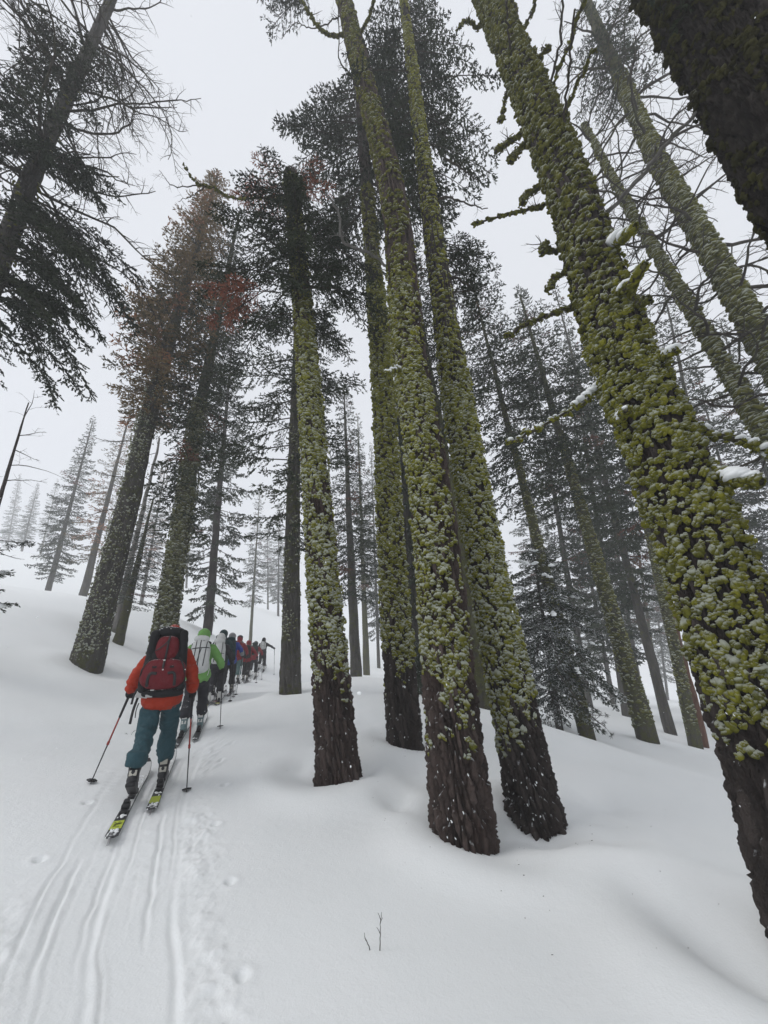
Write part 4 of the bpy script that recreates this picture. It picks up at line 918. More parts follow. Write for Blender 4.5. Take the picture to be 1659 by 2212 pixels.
# snow piled on boughs: on the young fir, on the left-edge spike and here and there in the wood
def snow_piles(root, pts, seed, name='snow_pile'):
    for i, (p, s) in enumerate(pts):
        ms = MB(); g = np.random.default_rng(seed + i); az = g.uniform(-2.6, -.5); d = np.array([math.cos(az), math.sin(az), -.35])
        for k in range(7):
            q = (k - 3) / 3; blob_snow(ms, np.array(p) + d * s * q * 1.3 + g.normal(0, s * .16, 3) * [1, 1, .5], (s * .42 * g.uniform(.5, 1.2), s * .42 * g.uniform(.5, 1.2), s * .30 * g.uniform(.6, 1.3)), seed + i * 9 + k, 2)
        child(ms, name, 'snow', root)
yf = [o for o in COL.objects if o.name.startswith('young_fir')][0]
yx, yy, yz = yf.location
snow_piles(yf, [((yx + (.25 + r * 1.15) * math.cos(a), yy + (.25 + r * 1.15) * math.sin(a), yz + h), s * 1.25) for a, r, h, s in ((-1.9, .22, 5.25, .10), (-2.3, .35, 4.85, .15), (-1.2, .45, 4.7, .13), (-1.6, .6, 4.3, .14), (-2.6, .65, 4.0, .12), (-.7, .75, 3.7, .11), (-1.7, .95, 3.1, .13), (-2.4, 1.0, 2.6, .10), (-1.0, 1.05, 2.3, .11), (-1.5, 1.2, 1.6, .10), (-2.1, 1.2, 1.2, .09))], 500)
lr, lA = TREES['LE'][:2]
snow_piles(lr, [((-8.1, 7.9, 5.2), .16), ((-8.15, 7.85, 4.3), .2), ((-8.0, 8.0, 3.6), .2)], 560)

def stem_moss(label_start, key, r, H, dens, seed, z1):
    root = [o for o in COL.objects if o.get('label', '').startswith(label_start)][0]
    (bx, by, bz), (lx, ly, lz) = BG[key]; b0 = np.array(root.location); ax = np.array([b0, b0 + np.array([lx, ly, lz]) * .5, b0 + np.array([lx, ly, lz])])
    A = np.concatenate([[ax[0] - (ax[1] - ax[0]) * .1], ax]); g = np.random.default_rng(seed)
    P, nr, sz, z = moss_points(A, r, r * .07, b0[2] + .4, b0[2] + z1, dens, seed, lambda z, d, n: sstep(n + z * .02, -.45, .15), 84, .036)
    mb = MB(); scatter_clumps(mb, CL2F, P, nr, sz, (.7, 1.1, 1), g); o = mb.build('moss', 'moss_dark', root); o['kind'] = 'stuff'
    bpy.context.view_layer.update(); o.matrix_parent_inverse = root.matrix_world.inverted()
stem_moss('mossy-stemmed fir with the thickest', 'R2', .30, 20, 260, 1, 11)
stem_moss('thin mossy fir at the right end', 'R4', .22, 20, 260, 2, 9)
stem_moss('slim fir right of centre', 'R1', .22, 19, 160, 3, 10)

# ------------------------------------------------------------------ skiers
def mat_cloth(name, col, rough=.75, scale=14, var=.25, snow=.0):
    m, nt, b = new_mat(name)
    n = noise_node(nt, scale, 4, .6); n2 = noise_node(nt, 130, 3, .7)
    c = mixc(nt, mathn(nt, 'MULTIPLY', n, var * 2), col, tuple(q * .55 for q in col))
    if snow:
        f = mathn(nt, 'ADD', up_z(nt), mathn(nt, 'MULTIPLY', mathn(nt, 'SUBTRACT', noise_node(nt, 45, 4, .8), .5), 1.8))
        c = mixc(nt, mathn(nt, 'MULTIPLY', smooth(nt, f, .85, 1.05), snow), c, SNOW)
    nt.links.new(c, b.inputs['Base Color']); b.inputs['Roughness'].default_value = rough; b.inputs['Specular IOR Level'].default_value = .3
    bump(nt, b, mathn(nt, 'ADD', n, mathn(nt, 'MULTIPLY', n2, .15)), .6, .03)
    M[name] = m; return m
CLOTH = dict(orange=(.40, .036, .012), teal=(.026, .074, .092), black=(.012, .012, .014), darkred=(.14, .010, .016), green=(.17, .37, .10), white=(.62, .63, .62), charcoal=(.022, .022, .028),
             deepteal=(.014, .045, .05), blue=(.035, .07, .34), grey=(.28, .28, .29), red=(.24, .016, .024), seafoam=(.095, .17, .165), darkgreen=(.02, .035, .032), skin=(.42, .24, .17), palegrey=(.45, .45, .44))
for k, v in CLOTH.items(): mat_cloth('cloth_' + k, v, snow=.0 if k in ('white', 'skin', 'teal', 'seafoam') else .4)
def mat_plain(name, col, rough=.45, metal=0.0, spec=.4):
    m, nt, b = new_mat(name); n = noise_node(nt, 30, 3)
    nt.links.new(mixc(nt, mathn(nt, 'MULTIPLY', n, .35), col, tuple(q * .6 for q in col)), b.inputs['Base Color'])
    b.inputs['Roughness'].default_value = rough; b.inputs['Metallic'].default_value = metal; b.inputs['Specular IOR Level'].default_value = spec; M[name] = m
mat_plain('plastic_black', (.014, .014, .016)); mat_plain('plastic_white', (.62, .62, .60)); mat_plain('pole_red', (.30, .030, .022)); mat_plain('ski_dark', (.035, .036, .04))
mat_plain('ski_lime', (.48, .56, .06)); mat_plain('ski_white', (.70, .71, .71)); mat_plain('metal', (.45, .45, .46), .35, .9); mat_plain('ski_yellow', (.55, .50, .10)); mat_plain('boot_cream', (.50, .48, .42)); mat_plain('boot_teal', (.10, .16, .17)); mat_plain('ski_red', (.2, .03, .03))

def capsule(mb, p0, r0, p1, r1, k=14):
    p0, p1 = np.asarray(p0, float), np.asarray(p1, float); d = p1 - p0; L = np.linalg.norm(d) + 1e-9; d = d / L
    a = np.array([0, 0, 1.]) if abs(d[2]) < .9 else np.array([1., 0, 0]); x = np.cross(a, d); x /= np.linalg.norm(x); y = np.cross(d, x)
    pr = [(p0 - d * r0, .001)]
    for t in np.linspace(-1.2, 0, 4): pr.append((p0 + d * r0 * math.sin(t), r0 * math.cos(t)))
    for t in np.linspace(0, 1.2, 4): pr.append((p1 + d * r1 * math.sin(t), r1 * math.cos(t)))
    pr.append((p1 + d * r1, .001)); n = len(pr); th = np.linspace(0, 2 * np.pi, k, endpoint=False)
    V = np.concatenate([c + r * (np.cos(th)[:, None] * x + np.sin(th)[:, None] * y) for c, r in pr])
    i = np.arange(n - 1)[:, None] * k; j = np.arange(k)[None]; j2 = (j + 1) % k
    q = np.stack([i + j, i + j2, i + k + j2, i + k + j], -1).reshape(-1, 4)
    mb.add_mixed(V, [q, np.array([[k - 1 - m for m in (0, 1, 2)]]) * 0 + np.array([[0, 2, 1]]) if False else np.stack([np.zeros(k - 2, int), np.arange(2, k), np.arange(1, k - 1)], -1), (n - 1) * k + np.stack([np.zeros(k - 2, int), np.arange(1, k - 1), np.arange(2, k)], -1)])
def ellip(mb, c, r, p=2.0, rot=None):
    """ellipsoid, or rounded box when p > 2"""
    v, f = ICO[3]
    if p != 2.0:
        s = (np.abs(v) ** p).sum(1) ** (-1 / p); v = v * s[:, None]
    w = v * np.asarray(r)
    if rot is not None: w = w @ np.array(rot.to_matrix()).T
    mb.add(w + np.asarray(c), f)
PENDING = []
def skin(mb, name, mat, parent, voxel=.014, it=3, wrinkle=0.0, wscale=(7, 7, 11)):
    """fuse the overlapping pieces into one continuous surface"""
    o = mb.build(name, mat, parent)
    m = o.modifiers.new('r', 'REMESH'); m.mode = 'VOXEL'; m.voxel_size = voxel; m.use_smooth_shade = True
    s = o.modifiers.new('s', 'SMOOTH'); s.factor = .5; s.iterations = it
    PENDING.append((o, wrinkle, wscale)); return o
def finish_pending():
    bpy.context.view_layer.update(); dg = bpy.context.evaluated_depsgraph_get()
    new = [bpy.data.meshes.new_from_object(o.evaluated_get(dg)) for o, _, _ in PENDING]
    for k, ((o, w, ws), me) in enumerate(zip(PENDING, new)):
        o.modifiers.clear(); mats = list(o.data.materials); o.data = me
        if w:
            n = len(me.vertices); co = np.zeros(n * 3, np.float32); no = np.zeros(n * 3, np.float32)
            me.vertices.foreach_get('co', co); me.vertex_normals.foreach_get('vector', no); co = co.reshape(-1, 3); no = no.reshape(-1, 3)
            d = 1 - np.abs(fbm(co * ws, 60 + k, 3)) * 2.0
            me.vertices.foreach_set('co', (co + no * (w * d)[:, None]).astype(np.float32).ravel()); me.update()
        me.polygons.foreach_set('use_smooth', np.ones(len(me.polygons), bool))
    PENDING.clear()
def ribbon(mb, P, nrm, w, th=.004):
    """flat strap along P with the outward normal nrm (per point or single)"""
    P = np.asarray(P, float); n = len(P); T = np.gradient(P, axis=0); T /= np.linalg.norm(T, axis=1)[:, None]
    Nn = np.broadcast_to(np.asarray(nrm, float), P.shape); B = np.cross(T, Nn); B /= np.linalg.norm(B, axis=1)[:, None]
    V = np.stack([P + B * w / 2, P - B * w / 2, P - B * w / 2 + Nn * th, P + B * w / 2 + Nn * th], 1).reshape(-1, 3)
    i = np.arange(n - 1)[:, None] * 4; j = np.arange(4)[None]; j2 = (j + 1) % 4
    e = (n - 1) * 4
    mb.add_mixed(V, [np.stack([i + j, i + j2, i + 4 + j2, i + 4 + j], -1).reshape(-1, 4), np.array([[0, 3, 2, 1], [e, e + 1, e + 2, e + 3]])])
def heading(x, y):
    k = int(np.argmin((PC[:, 0] - x) ** 2 + (PC[:, 1] - y) ** 2)); t = PC[min(k + 3, 399)] - PC[k - 3]
    return math.atan2(-t[0], t[1])
def box(mb, c, s, rot=None, bev=.18):
    v = np.array([(a, b, d) for a in (-1, 1) for b in (-1, 1) for d in (-1, 1)], float) * .5
    bm = bmesh.new(); bmesh.ops.create_cube(bm, size=1)
    bmesh.ops.scale(bm, vec=s, verts=bm.verts); bmesh.ops.bevel(bm, geom=bm.edges[:], offset=min(s) * bev, segments=2, affect='EDGES', profile=.5)
    bmesh.ops.triangulate(bm, faces=bm.faces[:])
    v = np.array([q.co[:] for q in bm.verts]); f = np.array([[w.index for w in q.verts] for q in bm.faces]); bm.free()
    if rot is not None: v = v @ np.array(rot.to_matrix()).T
    mb.add(v + np.asarray(c), f)
from mathutils import Euler

def ski(x, y, h, label, top, tailband, sl, mark=False, length=1.74, group=None):
    """one ski lying along the slope; local y = towards the tip, origin under the binding"""
    fx, fy = -math.sin(h), math.cos(h)
    z0, z1 = gz(x - fx * .7, y - fy * .7), gz(x + fx * .7, y + fy * .7); zc = max(gz(x, y), (z0 + z1) / 2)
    root = empty('ski', (x, y, zc + .012), (math.atan2(z1 - z0, 1.4), 0, h)); tag(root, label, 'ski', group)
    n = 34; s = np.linspace(-.47 * length, .53 * length, n); u = (s - s[0]) / length
    wd = .052 - .010 * np.sin(math.pi * np.clip(u, 0, 1)) + .006 * u
    wd = wd * np.clip(np.minimum(u / .015 + .55, 1), 0, 1) * np.sqrt(np.clip(1 - ((u - .90) / .102) ** 2 * (u > .90), .02, 1))
    zz = .012 + .11 * np.clip((u - .83) / .17, 0, 1) ** 1.7 + .012 * np.clip((.04 - u) / .04, 0, 1)
    def strip(a, b, w_in, z_off, th):
        k = (u >= a) & (u <= b); m = MB(); S_, W_, Z_ = s[k], wd[k] - w_in, zz[k] + z_off; c = len(S_)
        V = np.stack([np.stack([-W_, S_, Z_], -1), np.stack([W_, S_, Z_], -1), np.stack([W_, S_, Z_ + th], -1), np.stack([-W_, S_, Z_ + th], -1)], 1).reshape(-1, 3)
        i = np.arange(c - 1)[:, None] * 4; j = np.arange(4)[None]; j2 = (j + 1) % 4; e = (c - 1) * 4
        m.add_mixed(V, [np.stack([i + j, i + 4 + j, i + 4 + j2, i + j2], -1).reshape(-1, 4), np.array([[0, 1, 2, 3], [e + 3, e + 2, e + 1, e]])]); return m
    strip(0, 1, 0, 0, .014).build('core', 'ski_dark', root, False)
    strip(.30, .97, .004, .0145, .002).build('top_sheet', top, root, False)
    band = strip(.075, .19, .003, .0145, .002).build('tail_band', tailband, root, False)
    if mark:
        g = np.random.default_rng(3); m = MB()
        for k in range(11):
            a = np.array([g.uniform(-.032, .02), -.47 * length + length * g.uniform(.10, .16), .0312]); b = a + [g.uniform(.012, .03), g.uniform(-.022, .022), 0]
            ribbon(m, np.array([a, (a + b) / 2 + [0, .008, 0], b]), (0, 0, 1), .006, .001)
        m.build('graphic', 'plastic_black', band, False)
    b = MB(); box(b, (0, .13, .045), (.075, .07, .04)); box(b, (0, .02, .038), (.06, .10, .022)); b.build('toe_binding', 'plastic_black', root)
    b = MB(); box(b, (0, -.26, .055), (.07, .09, .055)); box(b, (0, -.25, .092), (.05, .05, .035)); box(b, (0, -.33, .038), (.062, .09, .022)); b.build('heel_binding', 'plastic_black', root)
    b = MB(); box(b, (0, -.47 * length - .02, .018), (.020, .10, .012), Euler((.25, 0, 0))); box(b, (0, -.47 * length + .03, .036), (.026, .05, .014)); b.build('tail_clip', 'metal', root)
    b = MB(); g = np.random.default_rng(int(abs(x) * 100))
    for k in range(sl): 
        for q in range(6):
            yy = [-.47 * length + .08, -.47 * length + .04, .30, .50, .62, -.42, -.47 * length + .11][k % 7] + g.normal(0, .03)
            blob_snow(b, (g.uniform(-.034, .034), yy, .029), (g.uniform(.008, .020), g.uniform(.012, .034), .006), 70 + k * 6 + q, 1)
    o = b.build('snow_dusting', 'snow', root)
    return root
def ski_pole(hand, tip, label, group=None, mid='pole_red', basket=True):
    hand, tip = np.asarray(hand, float), np.asarray(tip, float); d = hand - tip; L = np.linalg.norm(d); d /= L
    root = empty('ski_pole', tuple(tip)); root.rotation_euler = Vector(d).to_track_quat('Z', 'Y').to_euler(); tag(root, label, 'ski pole', group)
    def seg(a, b, r0, r1, nm, mt):
        m = MB(); tube(m, np.array([[0, 0, a], [0, 0, (a + b) / 2], [0, 0, b]]), [r0, (r0 + r1) / 2, r1], 10); return m.build(nm, mt, root)
    seg(-.02, L * .46, .005, .0075, 'lower_shaft', 'plastic_black'); seg(L * .46, L * .74, .009, .009, 'upper_shaft', mid)
    seg(L * .45, L * .485, .0135, .0135, 'lock', mid); seg(L * .74, L + .06, .0125, .016, 'grip', 'plastic_black')
    if basket:
        m = MB(); a = np.linspace(0, 2 * np.pi, 24, endpoint=False); r = .048 + .006 * np.cos(a * 6)
        P = np.stack([r * np.cos(a), r * np.sin(a), np.full(24, .085)], -1); P2 = P + [0, 0, .012]; c = np.array([[0, 0, .08], [0, 0, .105]])
        V = np.concatenate([P, P2, c]); j = np.arange(24); j2 = (j + 1) % 24
        m.add_mixed(V, [np.stack([j, j2, j2 + 24, j + 24], -1), np.stack([j2, j, np.full(24, 48)], -1), np.stack([j + 24, j2 + 24, np.full(24, 49)], -1)])
        m.build('basket', 'plastic_black', root)
    m = MB(); t = np.linspace(0, 2 * np.pi, 14)
    tube(m, np.stack([.02 + .022 * np.cos(t), 0 * t, L + .04 - .07 * (1 - np.cos(t)) * .9], -1), .004, 5); m.build('wrist_strap', 'plastic_black', root)
    return root
def rot_x(p, a):
    p = np.asarray(p, float); return np.array([p[0], p[1] * math.cos(a) - p[2] * math.sin(a), p[1] * math.sin(a) + p[2] * math.cos(a)])

def skier(pos, h, label, jacket, trousers, hood, feet, hands, lean=.12, vox=.014, height=1.0, boot='plastic_black', hat=None, cuff=None, gaiter=True, wr=.008, head_turn=0.):
    """person facing local +y; feet = ((y_left, lift), (y_right, lift)); hands = (left xyz, right xyz)"""
    x, y = pos; z = gz(x, y)
    root = empty('person', (x, y, z), (0, 0, h)); root.scale = (height,) * 3; tag(root, label, 'person', 'skiers climbing in single file')
    c, s = math.cos(h), math.sin(h)
    def gl(lx, ly): return (gz(x + (lx * c - ly * s) * height, y + (lx * s + ly * c) * height) - z) / height
    def tl(zz, yo=0.): return yo + lean * (zz - .95)
    hip = [(-.095, 0, .95), (.095, 0, .95)]; ank = []; knee = []
    for k, sx in ((0, -.11), (1, .11)):
        fy, lift = feet[k]; a = np.array([sx, fy - .07 - lift * .35, gl(sx, fy) + .19 + lift]); ank.append(a)
        kn = (np.array(hip[k]) + a) / 2 + np.array([0, .10 + .25 * lift, .02]); knee.append(kn)
    sh = [np.array([-.175, tl(1.42), 1.42]), np.array([.175, tl(1.42), 1.42])]
    el = []
    for k, sg in ((0, -1), (1, 1)):
        hd = np.array(hands[k]); el.append((sh[k] + hd) / 2 + np.array([sg * .055, -.10, -.02]))
    # body: one continuous figure under the clothes
    b = MB()
    ellip(b, (0, tl(1.0), 1.0), (.145, .10, .14)); ellip(b, (0, tl(1.28), 1.28), (.165, .105, .2)); capsule(b, (0, tl(1.45), 1.43), .055, (0, tl(1.55) + .01, 1.56), .052)
    hc = np.array([0, tl(1.66) + .02, 1.655]); ellip(b, hc, (.074, .094, .112)); capsule(b, hc + [0, .085, .0], .013, hc + [0, .108, -.025], .015); ellip(b, hc + [0, .06, -.07], (.045, .045, .04))
    for k, sg in ((0, -1), (1, 1)):
        ellip(b, hc + [sg * .074, -.005, -.005], (.012, .02, .03)); ellip(b, hc + [sg * .03, .085, .012], (.012, .008, .008))
        capsule(b, sh[k], .05, el[k], .04); capsule(b, el[k], .04, hands[k], .03); capsule(b, hip[k], .085, knee[k], .06); capsule(b, knee[k], .058, ank[k], .045)
        capsule(b, ank[k], .045, ank[k] + [0, .12, -.08], .04)
    skin(b, 'body', 'cloth_skin', root, .018 if vox < .014 else .032, 1)
    # trousers
    b = MB(); ellip(b, (0, tl(.92) - .01, .93), (.148, .118, .12)); ellip(b, (-.075, -.045, .89), (.085, .088, .10)); ellip(b, (.075, -.045, .89), (.085, .088, .10))
    for k in (0, 1):
        capsule(b, np.array(hip[k]) - [0, 0, .03], .100, knee[k], .084); m = (knee[k] + ank[k]) / 2 + [0, -.03, .0]
        capsule(b, knee[k], .080, m, .080); capsule(b, m, .080, ank[k] + [0, -.005, .12], .090)
    skin(b, 'trousers', 'cloth_' + trousers, root, vox, 3, wr)
    # jacket
    b = MB()
    ellip(b, (0, tl(.94) - .015, .955), (.198, .182, .140), 2.8); ellip(b, (0, tl(1.15), 1.15), (.178, .135, .2)); ellip(b, (0, tl(1.32), 1.32), (.205, .14, .17)); capsule(b, sh[0] + [.03, 0, -.01], .085, sh[1] + [-.03, 0, -.01], .085)
    capsule(b, (0, tl(1.45), 1.45), .09, (0, tl(1.53), 1.53), .07)
    for k in (0, 1):
        w = np.array(hands[k]); w = el[k] + (w - el[k]) * .66; capsule(b, sh[k], .074, el[k], .061); capsule(b, el[k], .061, w, .050)
    skin(b, 'jacket', 'cloth_' + jacket, root, vox, 3, wr)
    if cuff:
        for k in (0, 1):
            b = MB(); w = np.array(hands[k]); capsule(b, el[k] + (w - el[k]) * .25, .078, el[k] + (w - el[k]) * .72, .068); skin(b, 'sleeve', 'cloth_' + cuff, root, vox, 2)
    b = MB(); ellip(b, hc + [0, -.012, .018], (.110, .128, .132)); capsule(b, hc + [0, -.02, -.06], .10, (0, tl(1.50) - .01, 1.50), .105)
    skin(b, 'hood', 'cloth_' + hood, root, vox, 3, wr * .6)
    if hat:
        b = MB(); ellip(b, hc + [0, -.005, .055], (.118, .135, .105)); skin(b, 'hat', 'cloth_' + hat, root, vox, 2)
    for k, sg in ((0, -1), (1, 1)):                                # gloves closed round the pole grips
        b = MB(); w = np.array(hands[k]); f = (w - el[k]); f /= np.linalg.norm(f)
        capsule(b, w - f * .13, .050, w - f * .03, .044); ellip(b, w + [sg * .01, 0, .005], (.036, .052, .050))
        for q in range(4):
            zz = .028 - .020 * q; a = w + np.array([sg * .022, .030, zz]); m1 = w + np.array([sg * -.002, .055 - .004 * q, zz - .004]); m2 = w + np.array([-sg * .030, .040 - .004 * q, zz - .006]); m3 = w + np.array([-sg * .032, .012, zz - .006])
            capsule(b, a, .0115, m1, .0112, 8); capsule(b, m1, .0112, m2, .0105, 8); capsule(b, m2, .0105, m3, .0095, 8)
        capsule(b, w + [-sg * .012, -.022, .03], .0125, w + [-sg * .036, .014, .046], .012, 8); capsule(b, w + [-sg * .036, .014, .046], .012, w + [-sg * .020, .046, .050], .010, 8)
        skin(b, 'glove', 'cloth_black', root, .007 if vox < .014 else .013, 1)
    for k in (0, 1):                                               # ski boots
        b = MB(); a = ank[k]; lift = feet[k][1]; tlt = math.atan2(lift, .25) if lift else 0
        R_ = lambda p: a + rot_x(p, -tlt)
        capsule(b, R_((0, -.005, .16)), .072, R_((0, -.01, .02)), .060); capsule(b, R_((0, -.035, -.08)), .054, R_((0, .15, -.105)), .046); capsule(b, R_((0, -.03, -.02)), .056, R_((0, .06, -.06)), .052)
        box(b, R_((0, .045, -.135)), (.09, .30, .04), Euler((-tlt, 0, 0)))
        o = skin(b, 'boot', boot, root, max(.010, vox * .8), 2)
        b = MB()
        for q, (py, pz, wd) in enumerate(((-.074, .07, .075), (-.075, -.03, .07))): box(b, R_((0, py, pz)), (wd, .012, .10 if q == 0 else .05), Euler((-tlt, 0, 0)))
        b.build('spoiler', 'boot_cream' if boot == 'plastic_black' else 'plastic_white', o)
    def world_pt(p): p = np.asarray(p, float) * height; return np.array([x + p[0] * c - p[1] * s, y + p[0] * s + p[1] * c, z + p[2]])
    return root, world_pt, gl, lean
def super_back(x, z, a, b, c, p): return -b * max(0., 1 - abs(x / a) ** p - abs(z / c) ** p) ** (1 / p)
def backpack(root, lean, label, body, w=.36, h=.62, d=.24, zc=1.28, lid=None, straps='plastic_black', style='plain', height=1.0):
    o = empty('backpack', root.location, root.rotation_euler); o.scale = root.scale; tag(o, label, 'backpack', 'rucksacks worn by the skiers')
    PV = .013 if root.location.y < 9 else .024
    yc = lean * (zc - .95) - .15 - d / 2; A, B, Cc, p = w / 2, d / 2, h / 2, 2.7
    rx = Euler((-lean * .8, 0, 0))
    def pt(x, z, off=0.): return np.array([x, yc, zc]) + rot_x((x, 0, 0), 0) * [0, 1, 1] + np.array(rx.to_matrix()) @ np.array([0, super_back(x, z, A, B, Cc, p) - off, z])
    b = MB(); ellip(b, (0, yc, zc), (A, B, Cc), p, rx); ellip(b, (0, yc + .03, zc - Cc * .55), (A * 1.02, B * .9, Cc * .5), 3, rx); skin(b, 'main_bag', 'cloth_' + body, o, PV, 3, .006, (12, 12, 9))
    if lid:
        b = MB(); ellip(b, (0, yc + .03, zc + Cc * .97), (A * .86, B * 1.0, .070), 2.2, rx); skin(b, 'lid', 'cloth_' + lid, o, PV, 3, .006)
    b = MB(); ellip(b, (0, yc + d * .5 + .05, .99), (.20, .155, .05), 2.6); skin(b, 'hip_belt', 'cloth_black', o, PV, 2)
    for sg in (-1, 1):
        b = MB(); P = [np.array([sg * .12, yc + d * .5 - .02, 1.50]), np.array([sg * .13, yc + d * .5 + .10, 1.535]), np.array([sg * .13, yc + d * .5 + .24, 1.47]), np.array([sg * .15, yc + d * .5 + .28, 1.30]), np.array([sg * .17, yc + d * .5 + .17, 1.08])]
        P = curve_pts(P, 16); ribbon(b, P, np.array([sg * .3, .6, .5]), .05, .012); b.build('shoulder_strap', 'cloth_black', o)
    def strap(x0, z0, x1, z1, wd, mt='plastic_black', off=.004):
        b = MB(); t = np.linspace(0, 1, 10); P = np.array([pt(x0 + (x1 - x0) * q, z0 + (z1 - z0) * q, off) for q in t]); ribbon(b, P[::-1], (0, -1, .15), wd, .005); return b.build('strap', mt, o)
    if style == 'white':
        strap(-.07, .27, -.085, -.24, .014); strap(.0, .26, -.01, -.28, .016); strap(.02, .1, -.06, -.29, .012); strap(.11, .27, .08, -.2, .014)
        strap(-.155, .10, .155, .12, .016); strap(-.15, .22, -.165, .02, .012)
        b = MB(); ellip(b, (0, yc + .03, zc + Cc * 1.02), (A * .78, B * .6, .06), 2.4, rx); skin(b, 'roll_top', 'cloth_' + body, o, .012, 2, .006)
        b = MB(); t = np.linspace(0, 1, 12); P = np.stack([.17 + .02 * np.sin(t * 3.1), np.full(12, yc - .02), zc - .12 - .22 * t], -1); tube(b, P, .006, 5); b.build('cord', 'plastic_white', o)
        b = MB(); q = pt(.045, .245, .006)                          # small peak emblem below the roll top
        for e in (((-.022, -.008), (-.008, .010)), ((-.008, .010), (.004, -.004)), ((-.002, .002), (.008, .008)), ((.008, .008), (.022, -.008))):
            ribbon(b, np.array([q + [e[0][0], 0, e[0][1]], q + [e[1][0], 0, e[1][1]]]), (0, -1, .1), .004, .002)
        b.build('emblem', 'plastic_black', o, False)
    elif style == 'red':
        b = MB(); ellip(b, (0, yc - .045, zc + .13), (.125, .10, .145), 2.8, rx); up = skin(b, 'upper_pocket', 'cloth_darkred', o, .010, 3, .005, (16, 16, 10))
        b = MB(); ellip(b, (0, yc - .085, zc - .155), (.235, .10, .165), 2.9, rx); lo = skin(b, 'lower_pocket', 'cloth_darkred', o, .010, 3, .006, (14, 14, 9))
        def rib(pts, wd, par, mt='plastic_black', nm='strap'): 
            b = MB(); ribbon(b, curve_pts(np.array(pts), 12), (0, -1, .1), wd, .006); return b.build(nm, mt, par)
        yu, ylw = yc - .150, yc - .190
        rib([(0.015, yu + .03, zc + .27), (.012, yu - .004, zc + .18), (.008, yu - .004, zc + .08), (0, yu + .02, zc)], .022, up)
        rib([(.02, yu, zc + .235), (-.02, yu - .006, zc + .17), (-.07, yu - .004, zc + .125), (-.115, yu + .03, zc + .10)], .012, up)
        rib([(.0, ylw + .06, zc + .0), (.0, ylw + .01, zc - .05), (.0, ylw - .006, zc - .10)], .024, lo)
        for sg in (-1, 1):
            rib([(sg * .055, ylw - .002, zc - .155), (sg * .11, ylw - .002, zc - .150), (sg * .135, ylw, zc - .19), (sg * .14, ylw + .02, zc - .29)], .03, lo)
            rib([(sg * .09 - .022, ylw + .0, zc - .085), (sg * .09 + .022, ylw + .0, zc - .085)], .022, lo, 'cloth_black', 'patch')
            b = MB(); capsule(b, (sg * .19, yc - .03, zc - .30), .055, (sg * .155, yc - .04, zc + .30), .05); skin(b, 'side_pocket', 'cloth_black', o, .012, 2, .006)
            rib([(sg * .235, yc - .08, zc - .28), (sg * .215, yc - .15, zc - .1), (sg * .15, yc - .12, zc + .02)], .014, lo)
        for (px, pz, sx) in ((0.0, -.012, .022), (0.0, -.115, .016), (-.085, -.325, .04), (.02, -.33, .02), (.06, -.345, .015)):
            b = MB(); box(b, (px, ylw + .005 if pz > -.2 else yc - .10, zc + pz), (sx, .012, .014)); b.build('buckle', 'plastic_white', o)
        b = MB(); box(b, (-.19, yc - .04, zc - .37), (.12, .02, .06), Euler((0, .15, 0))); b.build('hip_pad', 'cloth_palegrey', o)
        b = MB(); box(b, (-.11, yc - .10, zc - .385), (.07, .012, .03)); b.build('hip_pad', 'cloth_palegrey', o)
        b = MB(); ellip(b, (.02, yc - .03, zc - .36), (.22, .09, .045), 2.6); skin(b, 'lumbar_pad', 'cloth_black', o, .012, 2, .004)
        for (x0, x1, z0, z1, wd) in ((-.255, -.285, -.30, -.46, .022), (-.235, -.265, -.39, -.66, .026), (-.215, -.225, -.45, -.60, .010)):
            b = MB(); ribbon(b, curve_pts(np.array([(x0, yc + .02, zc + z0), ((x0 + x1) / 2 - .006, yc + .0, zc + (z0 + z1) / 2), (x1, yc + .01, zc + z1)]), 9), (0, -1, 0), wd, .004); b.build('loose_strap', 'plastic_black', o)
        b = MB(); g = np.random.default_rng(2)
        for k in range(26): blob_snow(b, (g.uniform(-.12, .12), yc + g.uniform(-.08, .04), zc + Cc + g.uniform(.02, .075)), (g.uniform(.004, .014),) * 2 + (.006,), k, 1)
        b.build('snow_dusting', 'snow', o)
    else:
        strap(-.09, .28, -.09, -.26, .016); strap(.09, .28, .09, -.26, .016); strap(-.15, -.06, .15, -.06, .012)
    return o

def trio(k, label_ski, hd, rp, wp, gl, feet, hands, tips, top, tail, sl, pole_lab, mark=False, mid='pole_red', poles=(0, 1)):
    x, y = rp; c, s = math.cos(hd), math.sin(hd)
    for q, sx in ((0, -.115), (1, .115)):
        ly = feet[q][0] + .03; ski(x + sx * c - ly * s, y + sx * s + ly * c, hd, label_ski % ('left', 'right')[q], top, tail, sl, mark and q == 0, group='skis on the skiers’ feet')
    for q in poles:
        T = wp((tips[q][0], tips[q][1], 0)); T[2] = gz(T[0], T[1]) - .06
        ski_pole(wp(hands[q]), T, pole_lab % ('left', 'right')[q], 'ski poles', mid)
# 1: nearest skier
p1 = (-2.80, 5.22); h1 = heading(*p1) + .02
f1 = ((-.30, .10), (.22, .0)); hn1 = ((-.37, .10, 1.00), (.32, .10, .97)); 
r_, wp, gl, ln = skier(p1, h1, 'nearest skier seen from behind, orange-red jacket and teal trousers, poles in hand', 'orange', 'teal', 'orange', f1, hn1, .16, .013, 1.0, wr=.026)
backpack(r_, ln, 'big dark red and black rucksack on the nearest skier', 'black', .40, .66, .22, 1.345, 'black', style='red')
trio(1, 'nearest skier’s %s ski, dark with lime tail band and snow on it', h1, p1, wp, gl, f1, hn1, ((-.62, .20), (.40, -.05)), 'ski_white', 'ski_lime', 7, 'red and black pole in the nearest skier’s %s hand', True)
